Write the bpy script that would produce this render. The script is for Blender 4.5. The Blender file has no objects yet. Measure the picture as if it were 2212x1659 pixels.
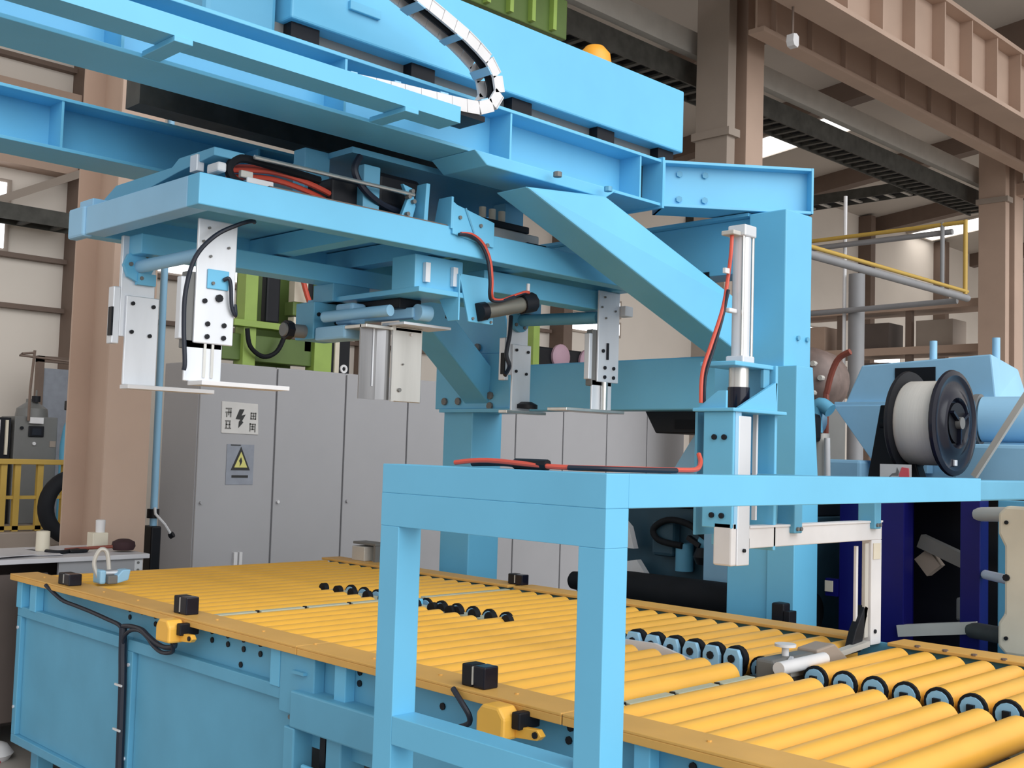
import bpy, math, random
from mathutils import Vector, Matrix

random.seed(4)
S = bpy.context.scene
COL = S.collection

# ------------------------------------------------------------------ camera
cam = bpy.data.cameras.new('camera')
cam.sensor_width = 36.0
cam.lens = 39.327
cam.clip_end = 200
CAM = bpy.data.objects.new('camera', cam)
COL.objects.link(CAM)
RM = Matrix(((0.70392866, 0.02218139, 0.70992424),
             (0.70962405, -0.06460366, -0.70161248),
             (0.03030097, 0.99766445, -0.06121682)))
CAM.matrix_world = Matrix.Translation((0, 0, 1.6)) @ RM.to_4x4()
S.camera = CAM

# ------------------------------------------------------------------ light and exposure
W = bpy.data.worlds.new('hall_daylight')
S.world = W
W.use_nodes = True
bg = W.node_tree.nodes['Background']
bg.inputs['Color'].default_value = (1.0, 0.985, 0.965, 1)
bg.inputs['Strength'].default_value = 0.85
sun = bpy.data.lights.new('daylight_sun', 'SUN')
sun.energy = 3.1
sun.angle = math.radians(75)
sun.color = (0.95, 0.98, 1.0)
SUN = bpy.data.objects.new('daylight_sun', sun)
COL.objects.link(SUN)
SUN.location = (12, -2, 10)
SUN.rotation_euler = Vector((-0.87, 0.10, -0.47)).to_track_quat('-Z', 'Y').to_euler()
S.view_settings.view_transform = 'Standard'
S.view_settings.look = 'None'
S.view_settings.exposure = -0.12
S.view_settings.gamma = 1.0
S.view_settings.use_curve_mapping = False

# ------------------------------------------------------------------ materials
MATS = {}


def mat(name, col, rough=0.5, metal=0.0, var=0.06, scale=6.0, bump=0.0, emit=0.0, bscale=None, coat=0.0, stretch=None, spec=0.5):
    m = bpy.data.materials.new(name)
    m.use_nodes = True
    nt = m.node_tree
    b = nt.nodes['Principled BSDF']
    b.inputs['Roughness'].default_value = rough
    b.inputs['Metallic'].default_value = metal
    b.inputs['Specular IOR Level'].default_value = spec
    if coat:
        b.inputs['Coat Weight'].default_value = coat
        b.inputs['Coat Roughness'].default_value = 0.25
    tc = nt.nodes.new('ShaderNodeTexCoord')
    src = tc.outputs['Object']
    if stretch:
        mp = nt.nodes.new('ShaderNodeMapping')
        mp.inputs['Scale'].default_value = stretch
        nt.links.new(src, mp.inputs['Vector'])
        src = mp.outputs['Vector']
    nz = nt.nodes.new('ShaderNodeTexNoise')
    nz.inputs['Scale'].default_value = scale
    nz.inputs['Detail'].default_value = 5
    nt.links.new(src, nz.inputs['Vector'])
    rp = nt.nodes.new('ShaderNodeValToRGB')
    rp.color_ramp.elements[0].position = 0.3
    rp.color_ramp.elements[1].position = 0.75
    lo = [max(0, c * (1 - var)) for c in col]
    hi = [min(1, c * (1 + var)) for c in col]
    rp.color_ramp.elements[0].color = (*lo, 1)
    rp.color_ramp.elements[1].color = (*hi, 1)
    nt.links.new(nz.outputs['Fac'], rp.inputs['Fac'])
    nt.links.new(rp.outputs['Color'], b.inputs['Base Color'])
    if emit:
        b.inputs['Emission Color'].default_value = (*col, 1)
        b.inputs['Emission Strength'].default_value = emit
    if bump:
        n2 = nt.nodes.new('ShaderNodeTexNoise')
        n2.inputs['Scale'].default_value = bscale or scale * 8
        nt.links.new(src, n2.inputs['Vector'])
        bp = nt.nodes.new('ShaderNodeBump')
        bp.inputs['Strength'].default_value = bump
        bp.inputs['Distance'].default_value = 0.01
        nt.links.new(n2.outputs['Fac'], bp.inputs['Height'])
        nt.links.new(bp.outputs['Normal'], b.inputs['Normal'])
    MATS[name] = m
    return m


BLUE = mat('blue_paint', (0.148, 0.50, 0.755), 0.42, var=0.05, scale=3)
BLUE2 = mat('blue_paint_dark', (0.115, 0.375, 0.56), 0.5, var=0.08, scale=4)  # darker version of the main blue
PALE = mat('pale_blue_paint', (0.30, 0.56, 0.78), 0.5, var=0.06, scale=3)
YEL = mat('roller_yellow', (0.90, 0.48, 0.07), 0.38, var=0.07, scale=5)
YELD = mat('rail_yellow', (0.72, 0.40, 0.10), 0.5, var=0.08, scale=5)
YELR = mat('railing_yellow', (0.48, 0.31, 0.06), 0.5)
TAN = mat('column_tan', (0.47, 0.335, 0.26), 0.6, var=0.06, scale=2)
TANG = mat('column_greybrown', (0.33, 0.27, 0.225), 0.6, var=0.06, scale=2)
BROWN = mat('dark_brown_steel', (0.16, 0.11, 0.085), 0.6)
GREY = mat('cabinet_grey', (0.375, 0.37, 0.385), 0.5, var=0.04, scale=2)
GREYD = mat('machine_grey', (0.16, 0.16, 0.155), 0.5)
WALLM = mat('wall_beige', (0.74, 0.67, 0.60), 0.8, var=0.05, scale=0.8, bump=0.05)
CEILM = mat('ceiling_grey', (0.55, 0.50, 0.45), 0.8, var=0.06, scale=0.6)
FLOORM = mat('floor_concrete', (0.36, 0.33, 0.30), 0.45, var=0.12, scale=1.5, bump=0.05)
ALU = mat('machined_aluminium', (0.72, 0.74, 0.78), 0.42, 0.35, var=0.07, scale=9, stretch=(1, 1, 0.15))
STEEL = mat('brushed_steel', (0.62, 0.61, 0.58), 0.32, 0.85, var=0.12, scale=12, stretch=(1, 1, 0.08))
WHITE = mat('white_plastic', (0.70, 0.69, 0.70), 0.5, var=0.05, scale=8)
CREAM = mat('cream_plastic', (0.68, 0.62, 0.50), 0.55)
BLACK = mat('black_plastic', (0.010, 0.011, 0.015), 0.45, var=0.2, spec=0.22)
BLACKG = mat('black_gloss', (0.008, 0.009, 0.018), 0.18, var=0.2, spec=0.3)
RUBBER = mat('black_rubber', (0.010, 0.011, 0.014), 0.7, var=0.2, spec=0.2)
CABLE = mat('black_cable', (0.010, 0.014, 0.028), 0.5)
REDH = mat('red_hose', (0.62, 0.085, 0.05), 0.4, var=0.1)
NAVY = mat('navy_paint', (0.006, 0.006, 0.11), 0.35, var=0.1, spec=0.2)
GREEN = mat('lime_paint', (0.30, 0.43, 0.09), 0.5, var=0.1, scale=4)
GREEND = mat('dark_lime_paint', (0.10, 0.16, 0.035), 0.5, var=0.1, scale=4)
TRAY = mat('cable_tray_dark', (0.07, 0.068, 0.06), 0.6, 0.3, var=0.3, scale=8)
LIGHTBAR = mat('galvanised_grey', (0.55, 0.53, 0.49), 0.55, 0.2)
RUST = mat('brown_motor', (0.17, 0.12, 0.105), 0.5, var=0.25, scale=10)
MAROON = mat('maroon_felt', (0.035, 0.012, 0.016), 0.8)
WOOD = mat('red_wood', (0.22, 0.05, 0.03), 0.5)
DESKM = mat('desk_laminate', (0.58, 0.57, 0.60), 0.4)
DBROWN = mat('desk_brown', (0.10, 0.075, 0.065), 0.6)
COIL = mat('strap_coil_white', (0.70, 0.66, 0.61), 0.55, var=0.05, scale=20, stretch=(12, 0.3, 0.3))
SKY = mat('skylight_glow', (1.0, 0.98, 0.94), 0.6, emit=3.0, var=0.0)
PANE = mat('window_daylight', (0.93, 0.96, 1.0), 0.3, emit=2.2, var=0.0)
ORANGE = mat('beacon_orange', (0.85, 0.36, 0.03), 0.4)
SIGNW = mat('sign_white', (0.62, 0.60, 0.58), 0.5)
SIGNK = mat('sign_black', (0.02, 0.02, 0.02), 0.5)
SIGNG = mat('sign_print_grey', (0.17, 0.165, 0.155), 0.5)
SIGNY = mat('sign_yellow', (0.66, 0.62, 0.20), 0.5)
SIGNB = mat('sign_steel_blue', (0.27, 0.29, 0.34), 0.5, var=0.12, scale=10)
PINK = mat('pink_cover', (0.50, 0.32, 0.40), 0.5)
REDW = mat('red_print', (0.72, 0.10, 0.12), 0.5)
DGLASS = mat('dark_display', (0.02, 0.025, 0.035), 0.2)
DTEAL = mat('teal_with_painted_shade', (0.03, 0.075, 0.11), 0.5, var=0.2, scale=6, spec=0.3)  # teal darkened so that shade is part of the colour
PIPEG = mat('pipe_grey', (0.24, 0.24, 0.25), 0.5)
OLIVE = mat('olive_anodised', (0.17, 0.165, 0.14), 0.4, 0.3)
STEELD = mat('dark_brushed_steel', (0.30, 0.30, 0.31), 0.3, 0.8, var=0.25, scale=14, stretch=(1, 1, 0.06))
GREENW = mat('pale_green_rail', (0.50, 0.52, 0.40), 0.5)

# ------------------------------------------------------------------ building blocks
ORG = {}          # world origin of every object built


class M:
    """collects primitives (world coordinates) into one mesh"""

    def __init__(s):
        s.v = []
        s.f = []

    def add(s, vs, fs):
        n = len(s.v)
        s.v += [tuple(v) for v in vs]
        s.f += [tuple(i + n for i in f) for f in fs]
        return s

    def box(s, x0, x1, y0, y1, z0, z1):
        if x0 > x1: x0, x1 = x1, x0
        if y0 > y1: y0, y1 = y1, y0
        if z0 > z1: z0, z1 = z1, z0
        v = [(x0, y0, z0), (x1, y0, z0), (x1, y1, z0), (x0, y1, z0), (x0, y0, z1), (x1, y0, z1), (x1, y1, z1), (x0, y1, z1)]
        return s.add(v, [(0, 3, 2, 1), (4, 5, 6, 7), (0, 1, 5, 4), (1, 2, 6, 5), (2, 3, 7, 6), (3, 0, 4, 7)])

    def bar(s, p0, p1, w, h, up=(0, 0, 1)):
        p0 = Vector(p0); p1 = Vector(p1)
        d = (p1 - p0).normalized()
        a = d.cross(Vector(up)).normalized()
        b = a.cross(d).normalized()
        v = []
        for p in (p0, p1):
            for sa, sb in ((-1, -1), (1, -1), (1, 1), (-1, 1)):
                v.append(p + a * sa * w / 2 + b * sb * h / 2)
        return s.add(v, [(3, 2, 1, 0), (4, 5, 6, 7), (0, 1, 5, 4), (1, 2, 6, 5), (2, 3, 7, 6), (3, 0, 4, 7)])

    def cyl(s, p0, p1, r, n=16, r2=None):
        p0 = Vector(p0); p1 = Vector(p1)
        r2 = r if r2 is None else r2
        d = (p1 - p0).normalized()
        a = d.orthogonal().normalized()
        b = d.cross(a)
        v = []
        for p, rr in ((p0, r), (p1, r2)):
            for i in range(n):
                t = 2 * math.pi * i / n
                v.append(p + (a * math.cos(t) + b * math.sin(t)) * rr)
        f = [tuple(range(n - 1, -1, -1)), tuple(range(n, 2 * n))]
        for i in range(n):
            j = (i + 1) % n
            f.append((i, j, n + j, n + i))
        return s.add(v, f)

    def lathe(s, p, d, prof, n=24):
        """prof: (distance along d, radius)"""
        p = Vector(p); d = Vector(d).normalized()
        a = d.orthogonal().normalized(); b = d.cross(a)
        v = []
        for t, r in prof:
            for i in range(n):
                q = 2 * math.pi * i / n
                v.append(p + d * t + (a * math.cos(q) + b * math.sin(q)) * r)
        f = []
        for k in range(len(prof) - 1):
            for i in range(n):
                j = (i + 1) % n
                f.append((k * n + i, k * n + j, (k + 1) * n + j, (k + 1) * n + i))
        f.append(tuple(range(n - 1, -1, -1)))
        m = (len(prof) - 1) * n
        f.append(tuple(range(m, m + n)))
        return s.add(v, f)

    def prism(s, poly, ax, a0, a1):
        """poly in the two remaining axes (kept in x,y,z order), extruded along ax"""
        def mk(p, a):
            if ax == 'x': return (a, p[0], p[1])
            if ax == 'y': return (p[0], a, p[1])
            return (p[0], p[1], a)
        n = len(poly)
        v = [mk(p, a0) for p in poly] + [mk(p, a1) for p in poly]
        f = [tuple(range(n)), tuple(range(2 * n - 1, n - 1, -1))]
        for i in range(n):
            j = (i + 1) % n
            f.append((i, n + i, n + j, j))
        return s.add(v, f)

    def ring(s, p, d, r0, r1, h, n=24):
        """flat ring (tube) of inner r0, outer r1, height h along d"""
        p = Vector(p); d = Vector(d).normalized()
        a = d.orthogonal().normalized(); b = d.cross(a)
        v = []
        for t, r in ((0, r0), (0, r1), (h, r1), (h, r0)):
            for i in range(n):
                q = 2 * math.pi * i / n
                v.append(p + d * t + (a * math.cos(q) + b * math.sin(q)) * r)
        f = []
        for k in range(4):
            for i in range(n):
                j = (i + 1) % n
                k2 = (k + 1) % 4
                f.append((k * n + i, k * n + j, k2 * n + j, k2 * n + i))
        return s.add(v, f)

    def tube(s, pts, r, n=8, sub=5):
        P = [Vector(p) for p in pts]
        if sub > 1 and len(P) > 2:
            Q = []
            for i in range(len(P) - 1):
                a = P[max(i - 1, 0)]; b = P[i]; c = P[i + 1]; d = P[min(i + 2, len(P) - 1)]
                for k in range(sub):
                    t = k / sub
                    Q.append(0.5 * ((2 * b) + (c - a) * t + (2 * a - 5 * b + 4 * c - d) * t * t + (3 * b - a - 3 * c + d) * t ** 3))
            Q.append(P[-1])
            P = Q
        T = [(P[min(i + 1, len(P) - 1)] - P[max(i - 1, 0)]).normalized() for i in range(len(P))]
        a = T[0].orthogonal().normalized()
        v = []
        for p, t in zip(P, T):
            a = (a - t * a.dot(t)).normalized()
            b = t.cross(a)
            for i in range(n):
                q = 2 * math.pi * i / n
                v.append(p + (a * math.cos(q) + b * math.sin(q)) * r)
        f = [tuple(range(n - 1, -1, -1))]
        for k in range(len(P) - 1):
            for i in range(n):
                j = (i + 1) % n
                f.append((k * n + i, k * n + j, (k + 1) * n + j, (k + 1) * n + i))
        m = (len(P) - 1) * n
        f.append(tuple(range(m, m + n)))
        return s.add(v, f)

    def obj(s, name, material, parent=None, bev=0.0, smooth=False, origin=None):
        if origin is not None:
            o = Vector(origin)
        elif parent is not None:
            o = ORG[parent.name]
        else:
            xs = [v[0] for v in s.v]; ys = [v[1] for v in s.v]; zs = [v[2] for v in s.v]
            o = Vector(((min(xs) + max(xs)) / 2, (min(ys) + max(ys)) / 2, min(zs)))
        me = bpy.data.meshes.new(name)
        me.from_pydata([(v[0] - o.x, v[1] - o.y, v[2] - o.z) for v in s.v], [], s.f)
        me.validate()
        import bmesh
        bm = bmesh.new(); bm.from_mesh(me)
        bmesh.ops.recalc_face_normals(bm, faces=bm.faces)
        bm.to_mesh(me); bm.free()
        me.materials.append(material)
        ob = bpy.data.objects.new(name, me)
        COL.objects.link(ob)
        if parent is not None:
            ob.parent = parent
            ob.location = o - ORG[parent.name]
        else:
            ob.location = o
        ORG[ob.name] = o
        if smooth:
            for p in me.polygons:
                p.use_smooth = True
            md = ob.modifiers.new('edges', 'EDGE_SPLIT'); md.split_angle = math.radians(40)
        if bev:
            md = ob.modifiers.new('bevel', 'BEVEL'); md.width = bev; md.segments = 2; md.limit_method = 'ANGLE'
        return ob


def tag(o, label, cat, group=None, kind=None):
    o['label'] = label
    o['category'] = cat
    if group: o['group'] = group
    if kind: o['kind'] = kind
    return o


def struct(o):
    o['kind'] = 'structure'
    return o


def thing(name, label, cat, loc, group=None):
    e = bpy.data.objects.new(name, None)
    e.empty_display_size = 0.1
    COL.objects.link(e)
    e.location = loc
    ORG[e.name] = Vector(loc)
    return tag(e, label, cat, group)


def box(name, b, m, parent=None, bev=0.0):
    return M().box(*b).obj(name, m, parent, bev)


def cyl(name, p0, p1, r, m, parent=None, n=16):
    return M().cyl(p0, p1, r, n).obj(name, m, parent, smooth=True)


def inst(src, name, pos, parent):
    """another copy of a small shared-mesh part, placed by the world position of its mesh origin"""
    o = src.copy()
    o.name = name
    COL.objects.link(o)
    o.parent = parent
    o.location = Vector(pos) - ORG[parent.name]
    ORG[o.name] = Vector(pos)
    return o


PROTO = {}


def bolt(pos, d, r, m, parent, name='bolt', h=0.006):
    """a bolt head or hole plug with its axis along d; alike ones share one mesh"""
    key = (d, round(r, 4), m.name, round(h, 4))
    if key in PROTO and PROTO[key].name in bpy.data.objects:
        return inst(PROTO[key], name, pos, parent)
    dv = Vector({'x': (1, 0, 0), 'y': (0, 1, 0), 'z': (0, 0, 1)}[d])
    p = Vector(pos)
    o = M().cyl(p - dv * h, p + dv * h, r, 8).obj(name, m, parent, origin=p)
    PROTO[key] = o
    return o


def hose(name, pts, r, m, label, cat='hose', parent=None, n=8, group=None):
    o = M().tube(pts, r, n).obj(name, m, parent, smooth=True)
    if parent is None:
        tag(o, label, cat, group)
    return o

# ================================================================== THE HALL
struct(M().box(-12.2, 8, -8, 36, -0.2, 0).obj('floor', FLOORM))
wb = struct(M().box(-12.2, -12.0, -4, 36, 0, 7.05).obj('wall_back', WALLM))
wf = struct(M().box(-12.0, 2, 36, 36.2, 0, 9).obj('wall_right', WALLM))
ce = struct(M().add([(-12.2, -1, 7), (-2.0, -1, 8.08), (-2.0, 36.2, 8.08), (-12.2, 36.2, 7),
                     (-12.2, -1, 7.1), (-2.0, -1, 8.18), (-2.0, 36.2, 8.18), (-12.2, 36.2, 7.1)],
                    [(0, 1, 2, 3), (7, 6, 5, 4), (0, 4, 5, 1), (1, 5, 6, 2), (2, 6, 7, 3), (3, 7, 4, 0)]).obj('ceiling', CEILM))


def zc(x):
    return 7.0 + (x + 12.2) * 1.4 / 13.2


for y in (5.6, 9.2, 12.4, 15.4, 19.3, 23.0, 28.3, 32.0):
    M().add([(-12, y - .14, zc(-12) - .32), (-2, y - .14, zc(-2) - .32), (-2, y + .14, zc(-2) - .32), (-12, y + .14, zc(-12) - .32),
             (-12, y - .14, zc(-12)), (-2, y - .14, zc(-2)), (-2, y + .14, zc(-2)), (-12, y + .14, zc(-12))],
            [(0, 1, 2, 3), (7, 6, 5, 4), (0, 4, 5, 1), (1, 5, 6, 2), (2, 6, 7, 3), (3, 7, 4, 0)]).obj('rafter', BROWN, ce)
for k, (x0, x1, y0, y1) in enumerate(((-11.3, -9.3, 16.3, 17.2), (-8.4, -7.75, 15.75, 16.6), (-11.9, -10.0, 24.7, 25.8))):
    fr = M()
    for (a, b, c, d) in ((x0 - .06, x0, y0 - .06, y1 + .06), (x1, x1 + .06, y0 - .06, y1 + .06), (x0, x1, y0 - .06, y0), (x0, x1, y1, y1 + .06)):
        fr.add([(a, c, zc(a) - .05), (b, c, zc(b) - .05), (b, d, zc(b) - .05), (a, d, zc(a) - .05),
                (a, c, zc(a)), (b, c, zc(b)), (b, d, zc(b)), (a, d, zc(a))],
               [(0, 1, 2, 3), (7, 6, 5, 4), (0, 4, 5, 1), (1, 5, 6, 2), (2, 6, 7, 3), (3, 7, 4, 0)])
    f = fr.obj('skylight_frame', CEILM, ce)
    M().add([(x0, y0, zc(x0) - .03), (x1, y0, zc(x1) - .03), (x1, y1, zc(x1) - .03), (x0, y1, zc(x0) - .03),
             (x0, y0, zc(x0) - .01), (x1, y0, zc(x1) - .01), (x1, y1, zc(x1) - .01), (x0, y1, zc(x0) - .01)],
            [(0, 1, 2, 3), (7, 6, 5, 4), (0, 4, 5, 1), (1, 5, 6, 2), (2, 6, 7, 3), (3, 7, 4, 0)]).obj('skylight_pane', SKY, f)

# wall girts and posts on the back wall
for z in (2.97, 3.5, 4.55, 5.6):
    box('wall_girt', (-12, -11.9, -3, 12.6, z - .025, z + .025), BROWN, wb)
for y in (5.07, 9.0, 12.75, 16.6, 19.6, 22.5, 26.2, 30.0):
    M().box(-12, -11.7, y - .1, y + .1, 0, 7).obj('wall_post', BROWN, wb)
box('wall_beam', (-12, -11.75, -3, 5.0, 4.42, 5.3), TAN, wb)
M().bar((-11.7, 4.0, 3.92), (-11.7, 5.0, 4.45), .06, .08).obj('wall_brace', TANG, wb)

for k, (y0, y1, z0, z1) in enumerate(((2.4, 4.33, 3.56, 4.25), (5.95, 7.75, 3.56, 4.1), (12.9, 14.3, 3.92, 4.14), (12.9, 14.3, 3.6, 3.78), (19.9, 21.4, 3.95, 4.35), (22.7, 24.3, 3.85, 4.05))):
    w = struct(M().box(-12, -11.96, y0 - .04, y1 + .04, z0 - .04, z1 + .04).obj('window_%d' % (k + 1), TANG))
    n = max(1, round((y1 - y0) / .62))
    for i in range(n):
        a = y0 + (y1 - y0) * i / n; b = y0 + (y1 - y0) * (i + 1) / n
        box('pane', (-11.96, -11.945, a + .015, b - .015, z0, z1), PANE, w)


# ---------------------------------------------------------------- building columns
def h_column(y0, label):
    t = thing('building_column', label, 'column', (-6.75, y0, 0), 'tan steel building columns')
    box('flange', (-6.52, -6.5, y0, y0 + .285, 0, 7.6), TAN, t)
    box('flange', (-7.07, -7.05, y0, y0 + .285, 0, 7.5), TAN, t)
    box('web', (-7.05, -6.52, y0 + .135, y0 + .15, 0, 7.5), TAN, t)
    box('base_plate', (-7.2, -6.4, y0 - .06, y0 + .35, 0, .03), TANG, t)
    return t


h_column(3.0, 'tan steel building column beside the grey electrical cabinets')


def twin_column(y0, label):
    t = thing('building_column', label, 'column', (-6.7, y0 + .3, 0), 'tan steel building columns')
    box('front_limb', (-6.9, -6.5, y0, y0 + .14, 0, 7.55), TAN if y0 > 12 else TANG, t, .006)  # greyer colour on the nearer column paints in its shaded side
    box('web', (-6.72, -6.68, y0 + .14, y0 + .34, 0, 7.55), BROWN, t)  # dark brown puts the shade of the recess into the colour
    box('rear_limb', (-6.8, -6.5, y0 + .34, y0 + .66, 0, 7.55), TAN, t, .006)
    box('collar_plate', (-6.93, -6.46, y0 - .03, y0 + .17, 4.9 + (y0 > 12) * .6, 4.98 + (y0 > 12) * .6), TANG, t)
    if y0 > 12:
        box('girder_bracket', (-6.5, -5.2, y0 + .4, y0 + .6, 5.66, 5.84), TAN, t)
    M().box(-7.0, -6.4, y0 - .08, y0 + .74, 0, .03).obj('base_plate', TANG, t)
    return t


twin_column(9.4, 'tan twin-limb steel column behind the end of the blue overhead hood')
twin_column(16.5, 'tall tan steel column beside the strapping coil at right')


def girder(name, xf, z0, z1, y0, y1, ys, m, label, wfl=.35):
    t = thing(name, label, 'girder', (xf - wfl / 2, (y0 + y1) / 2, z0))
    xm = xf - wfl / 2
    box('bottom_flange', (xf - wfl, xf, y0, y1, z0, z0 + .05), m, t)
    box('top_flange', (xf - wfl, xf, y0, y1, z1 - .05, z1), m, t)
    box('web', (xm - .012, xm + .012, y0, y1, z0 + .05, z1 - .05), m, t)
    for y in ys:
        box('stiffener', (xm + .012, xf - .02, y - .012, y + .012, z0 + .05, z1 - .05), m, t)
    return t


girder('crane_girder', -5.2, 5.84, 6.68, 6, 34, [6.7 + .7 * i for i in range(38)], TAN, 'bright tan crane girder with vertical stiffeners at upper right')
girder('crane_girder', -6.02, 5.84, 6.9, 9.3, 34, [9.56 + .7 * i for i in range(34)], TAN, 'shaded brown girder with stiffeners behind the bright crane girder', .18)
t = thing('pendant_box', 'small white pendant box hanging on a cable under the girder', 'pendant', (-5.5, 8.98, 5.45))
M().prism([(8.93, 5.50), (8.95, 5.46), (9.01, 5.45), (9.03, 5.48), (9.03, 5.56), (8.99, 5.58), (8.94, 5.57)], 'x', -5.54, -5.46).obj('housing', WHITE, t, .004)
cyl('cable', (-5.5, 8.98, 5.57), (-5.5, 8.98, 5.84), .012, BROWN, t, 6)


def ladder_tray(label, p0, p1, w, h, n, m, m2, up=(0, 0, 1)):
    p0 = Vector(p0); p1 = Vector(p1)
    t = thing('cable_tray', label, 'cable tray', (p0 + p1) / 2 - Vector((0, 0, h / 2)))
    d = (p1 - p0).normalized(); a = d.cross(Vector(up)).normalized()
    for s in (-1, 1):
        M().bar(p0 + a * s * w / 2, p1 + a * s * w / 2, .02, h).obj('side_rail', m, t)
    for i in range(n):
        q = p0 + (p1 - p0) * ((i + .5) / n)
        M().bar(q - a * w / 2 - Vector((0, 0, h * .38)), q + a * w / 2 - Vector((0, 0, h * .38)), .06, .025).obj('rung', m2, t)
    M().tube([p0 - a * w * .2, (p0 + p1) / 2 - a * w * .22, p1 - a * w * .2], .05, 6, 1).obj('cable', RUBBER, t)
    M().tube([p0 + a * w * .15, (p0 + p1) / 2 + a * w * .18, p1 + a * w * .15], .06, 6, 1).obj('cable', RUBBER, t)
    return t


ladder_tray('dark ladder cable tray running behind the tan columns', (-7.30, 4.5, 5.72), (-7.30, 17.6, 5.72), .38, .24, 60, TRAY, TRAY)
o = M().box(-7.10, -7.0, 4.5, 17.6, 5.88, 6.13).obj('cable_duct', LIGHTBAR); tag(o, 'light grey duct above the dark cable tray behind columns', 'duct')
ladder_tray('short dark cable tray crossing from wall to right column', (-12, 16.3, 5.86), (-7.52, 16.3, 5.86), .35, .16, 16, TRAY, LIGHTBAR)
ladder_tray('dark cable tray along the beige wall at far left', (-11.6, -2, 3.86), (-11.6, 4.9, 3.86), .3, .16, 20, TRAY, TRAY)

# ---------------------------------------------------------------- hanging pipe frame at right
t = thing('pipe_frame', 'hanging yellow and grey pipe frame left of the right column', 'pipes', (-5.4, 10.7, 3.2))
cyl('cross_pipe', (-7.2, 10.7, 3.98), (-4.6, 10.7, 3.98), .022, YELR, t, 10)
cyl('cross_pipe', (-7.2, 10.75, 3.91), (-4.75, 10.75, 3.91), .03, PIPEG, t, 10)
cyl('drop_pipe', (-4.6, 10.7, 4.0), (-4.6, 10.7, 3.27), .022, YELR, t, 10)
cyl('drop_pipe', (-4.83, 10.7, 4.0), (-4.83, 10.7, 3.35), .022, PIPEG, t, 10)
cyl('long_pipe', (-4.6, 10.75, 3.30), (-4.6, 6.6, 3.30), .018, YELR, t, 10)
cyl('long_pipe', (-4.6, 10.75, 3.235), (-4.6, 6.6, 3.235), .035, PIPEG, t, 10)
cyl('lower_pipe', (-4.7, 10.75, 3.22), (-7.0, 10.75, 3.19), .03, PIPEG, t, 10)
o = M().cyl((-5.83, 10.86, 0), (-5.83, 10.86, 3.6), .085, 14).obj('standpipe', PIPEG, smooth=True); tag(o, 'thick grey vertical standpipe behind the strapping machine', 'pipe')
o = M().cyl((-5.95, 10.82, 0), (-5.95, 10.82, 4.45), .02, 8).obj('riser_pipe', WHITE, smooth=True); tag(o, 'thin white vertical pipe left of the grey standpipe', 'pipe')
# far racking seen below the pipes
t = thing('storage_rack', 'brown steel storage rack far behind the strapping machine', 'rack', (-8.2, 17, 0))
for x in (-10.6, -9.4, -8.2, -7.0):
    box('upright', (x - .05, x + .05, 16.95, 17.05, 0, 4.1), BROWN, t)
for z in (2.7, 3.35, 4.05):
    box('shelf_beam', (-10.7, -6.9, 16.9, 17.6, z, z + .12), TAN, t)
for k, (x, z, w) in enumerate(((-10.0, 3.47, .6), (-8.9, 3.47, .7), (-7.8, 3.47, .6), (-9.9, 2.82, .7), (-8.8, 2.82, .5), (-7.6, 2.82, .7))):
    o = M().box(x - w / 2, x + w / 2, 17.0, 17.5, z, z + .42).obj('carton', (TAN, DBROWN, TANG)[k % 3], bev=.01)
    tag(o, ('leftmost', 'middle', 'rightmost')[k % 3] + ' brown carton on the %s shelf of the far rack' % ('upper', 'lower')[k // 3], 'carton', 'cartons on the far storage rack')

# ================================================================== ELECTRICAL CABINETS
CABW = .652
for i in range(9):
    y0 = 4.105 + CABW * i
    where = ('with two warning signs beside the tan column', 'second in the row, beside the one with warning signs', 'third in the row, behind the steel clamp plates',
             'fourth in the row, left of the rear blue post', 'fifth in the row, behind the rear blue post', 'sixth in the row, right of the rear blue post',
             'seventh in the row, below the blue tie beam', 'eighth in the row, left of the black funnel', 'last in the row, behind the black funnel')[i]
    t = thing('electrical_cabinet', 'grey electrical cabinet ' + where, 'cabinet', (-7.65, y0 + CABW / 2, 0), 'row of grey electrical cabinets')
    box('body', (-7.92, -7.40, y0, y0 + CABW - .004, .1, 2.2), GREY, t, .004)
    box('plinth', (-7.9, -7.43, y0 + .01, y0 + CABW - .014, 0, .1), GREYD, t)
    d = box('door', (-7.40, -7.38, y0 + .006, y0 + CABW - .010, .12, 2.19), GREY, t, .004)
    M().cyl((-7.38, y0 + .045, 1.17), (-7.362, y0 + .045, 1.17), .012, 10).obj('knob', WHITE if i == 1 else GREY, d)
    if i in (2, 3):
        M().ring((-7.46, y0 + .02, 2.24), (1, 0, 0), .018, .035, .012, 14).obj('lifting_eye', WHITE, t)
    if i == 0:
        box('vent_plug', (-7.38, -7.36, y0 + .33, y0 + .36, .70, .80), WHITE, d)
        box('vent_plug', (-7.38, -7.36, y0 + .375, y0 + .40, .70, .80), WHITE, d)


def plate(name, pts, x0, x1, m, parent):
    return M().prism(pts, 'x', x0, x1).obj(name, m, parent)


# signs on the first cabinet
s1 = tag(M().prism([(4.285, 1.915), (4.592, 1.908), (4.605, 1.676), (4.29, 1.68)], 'x', -7.38, -7.374).obj('danger_sign', SIGNW, bev=.006), 'white sign with black lightning bolt and printed characters on cabinet', 'sign')
F = -7.374; G = -7.371
plate('lightning_bolt', [(4.435, 1.862), (4.475, 1.862), (4.452, 1.815), (4.487, 1.825), (4.458, 1.775), (4.470, 1.765), (4.430, 1.722), (4.432, 1.768), (4.445, 1.785), (4.404, 1.788)], F, G, SIGNK, s1)


def strokes(parent, cy, cz, w, h, segs):
    for (a, b, c, d) in segs:
        M().box(F, G, cy + a * w, cy + b * w, cz + c * h, cz + d * h).obj('stroke', SIGNG, parent)


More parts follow.
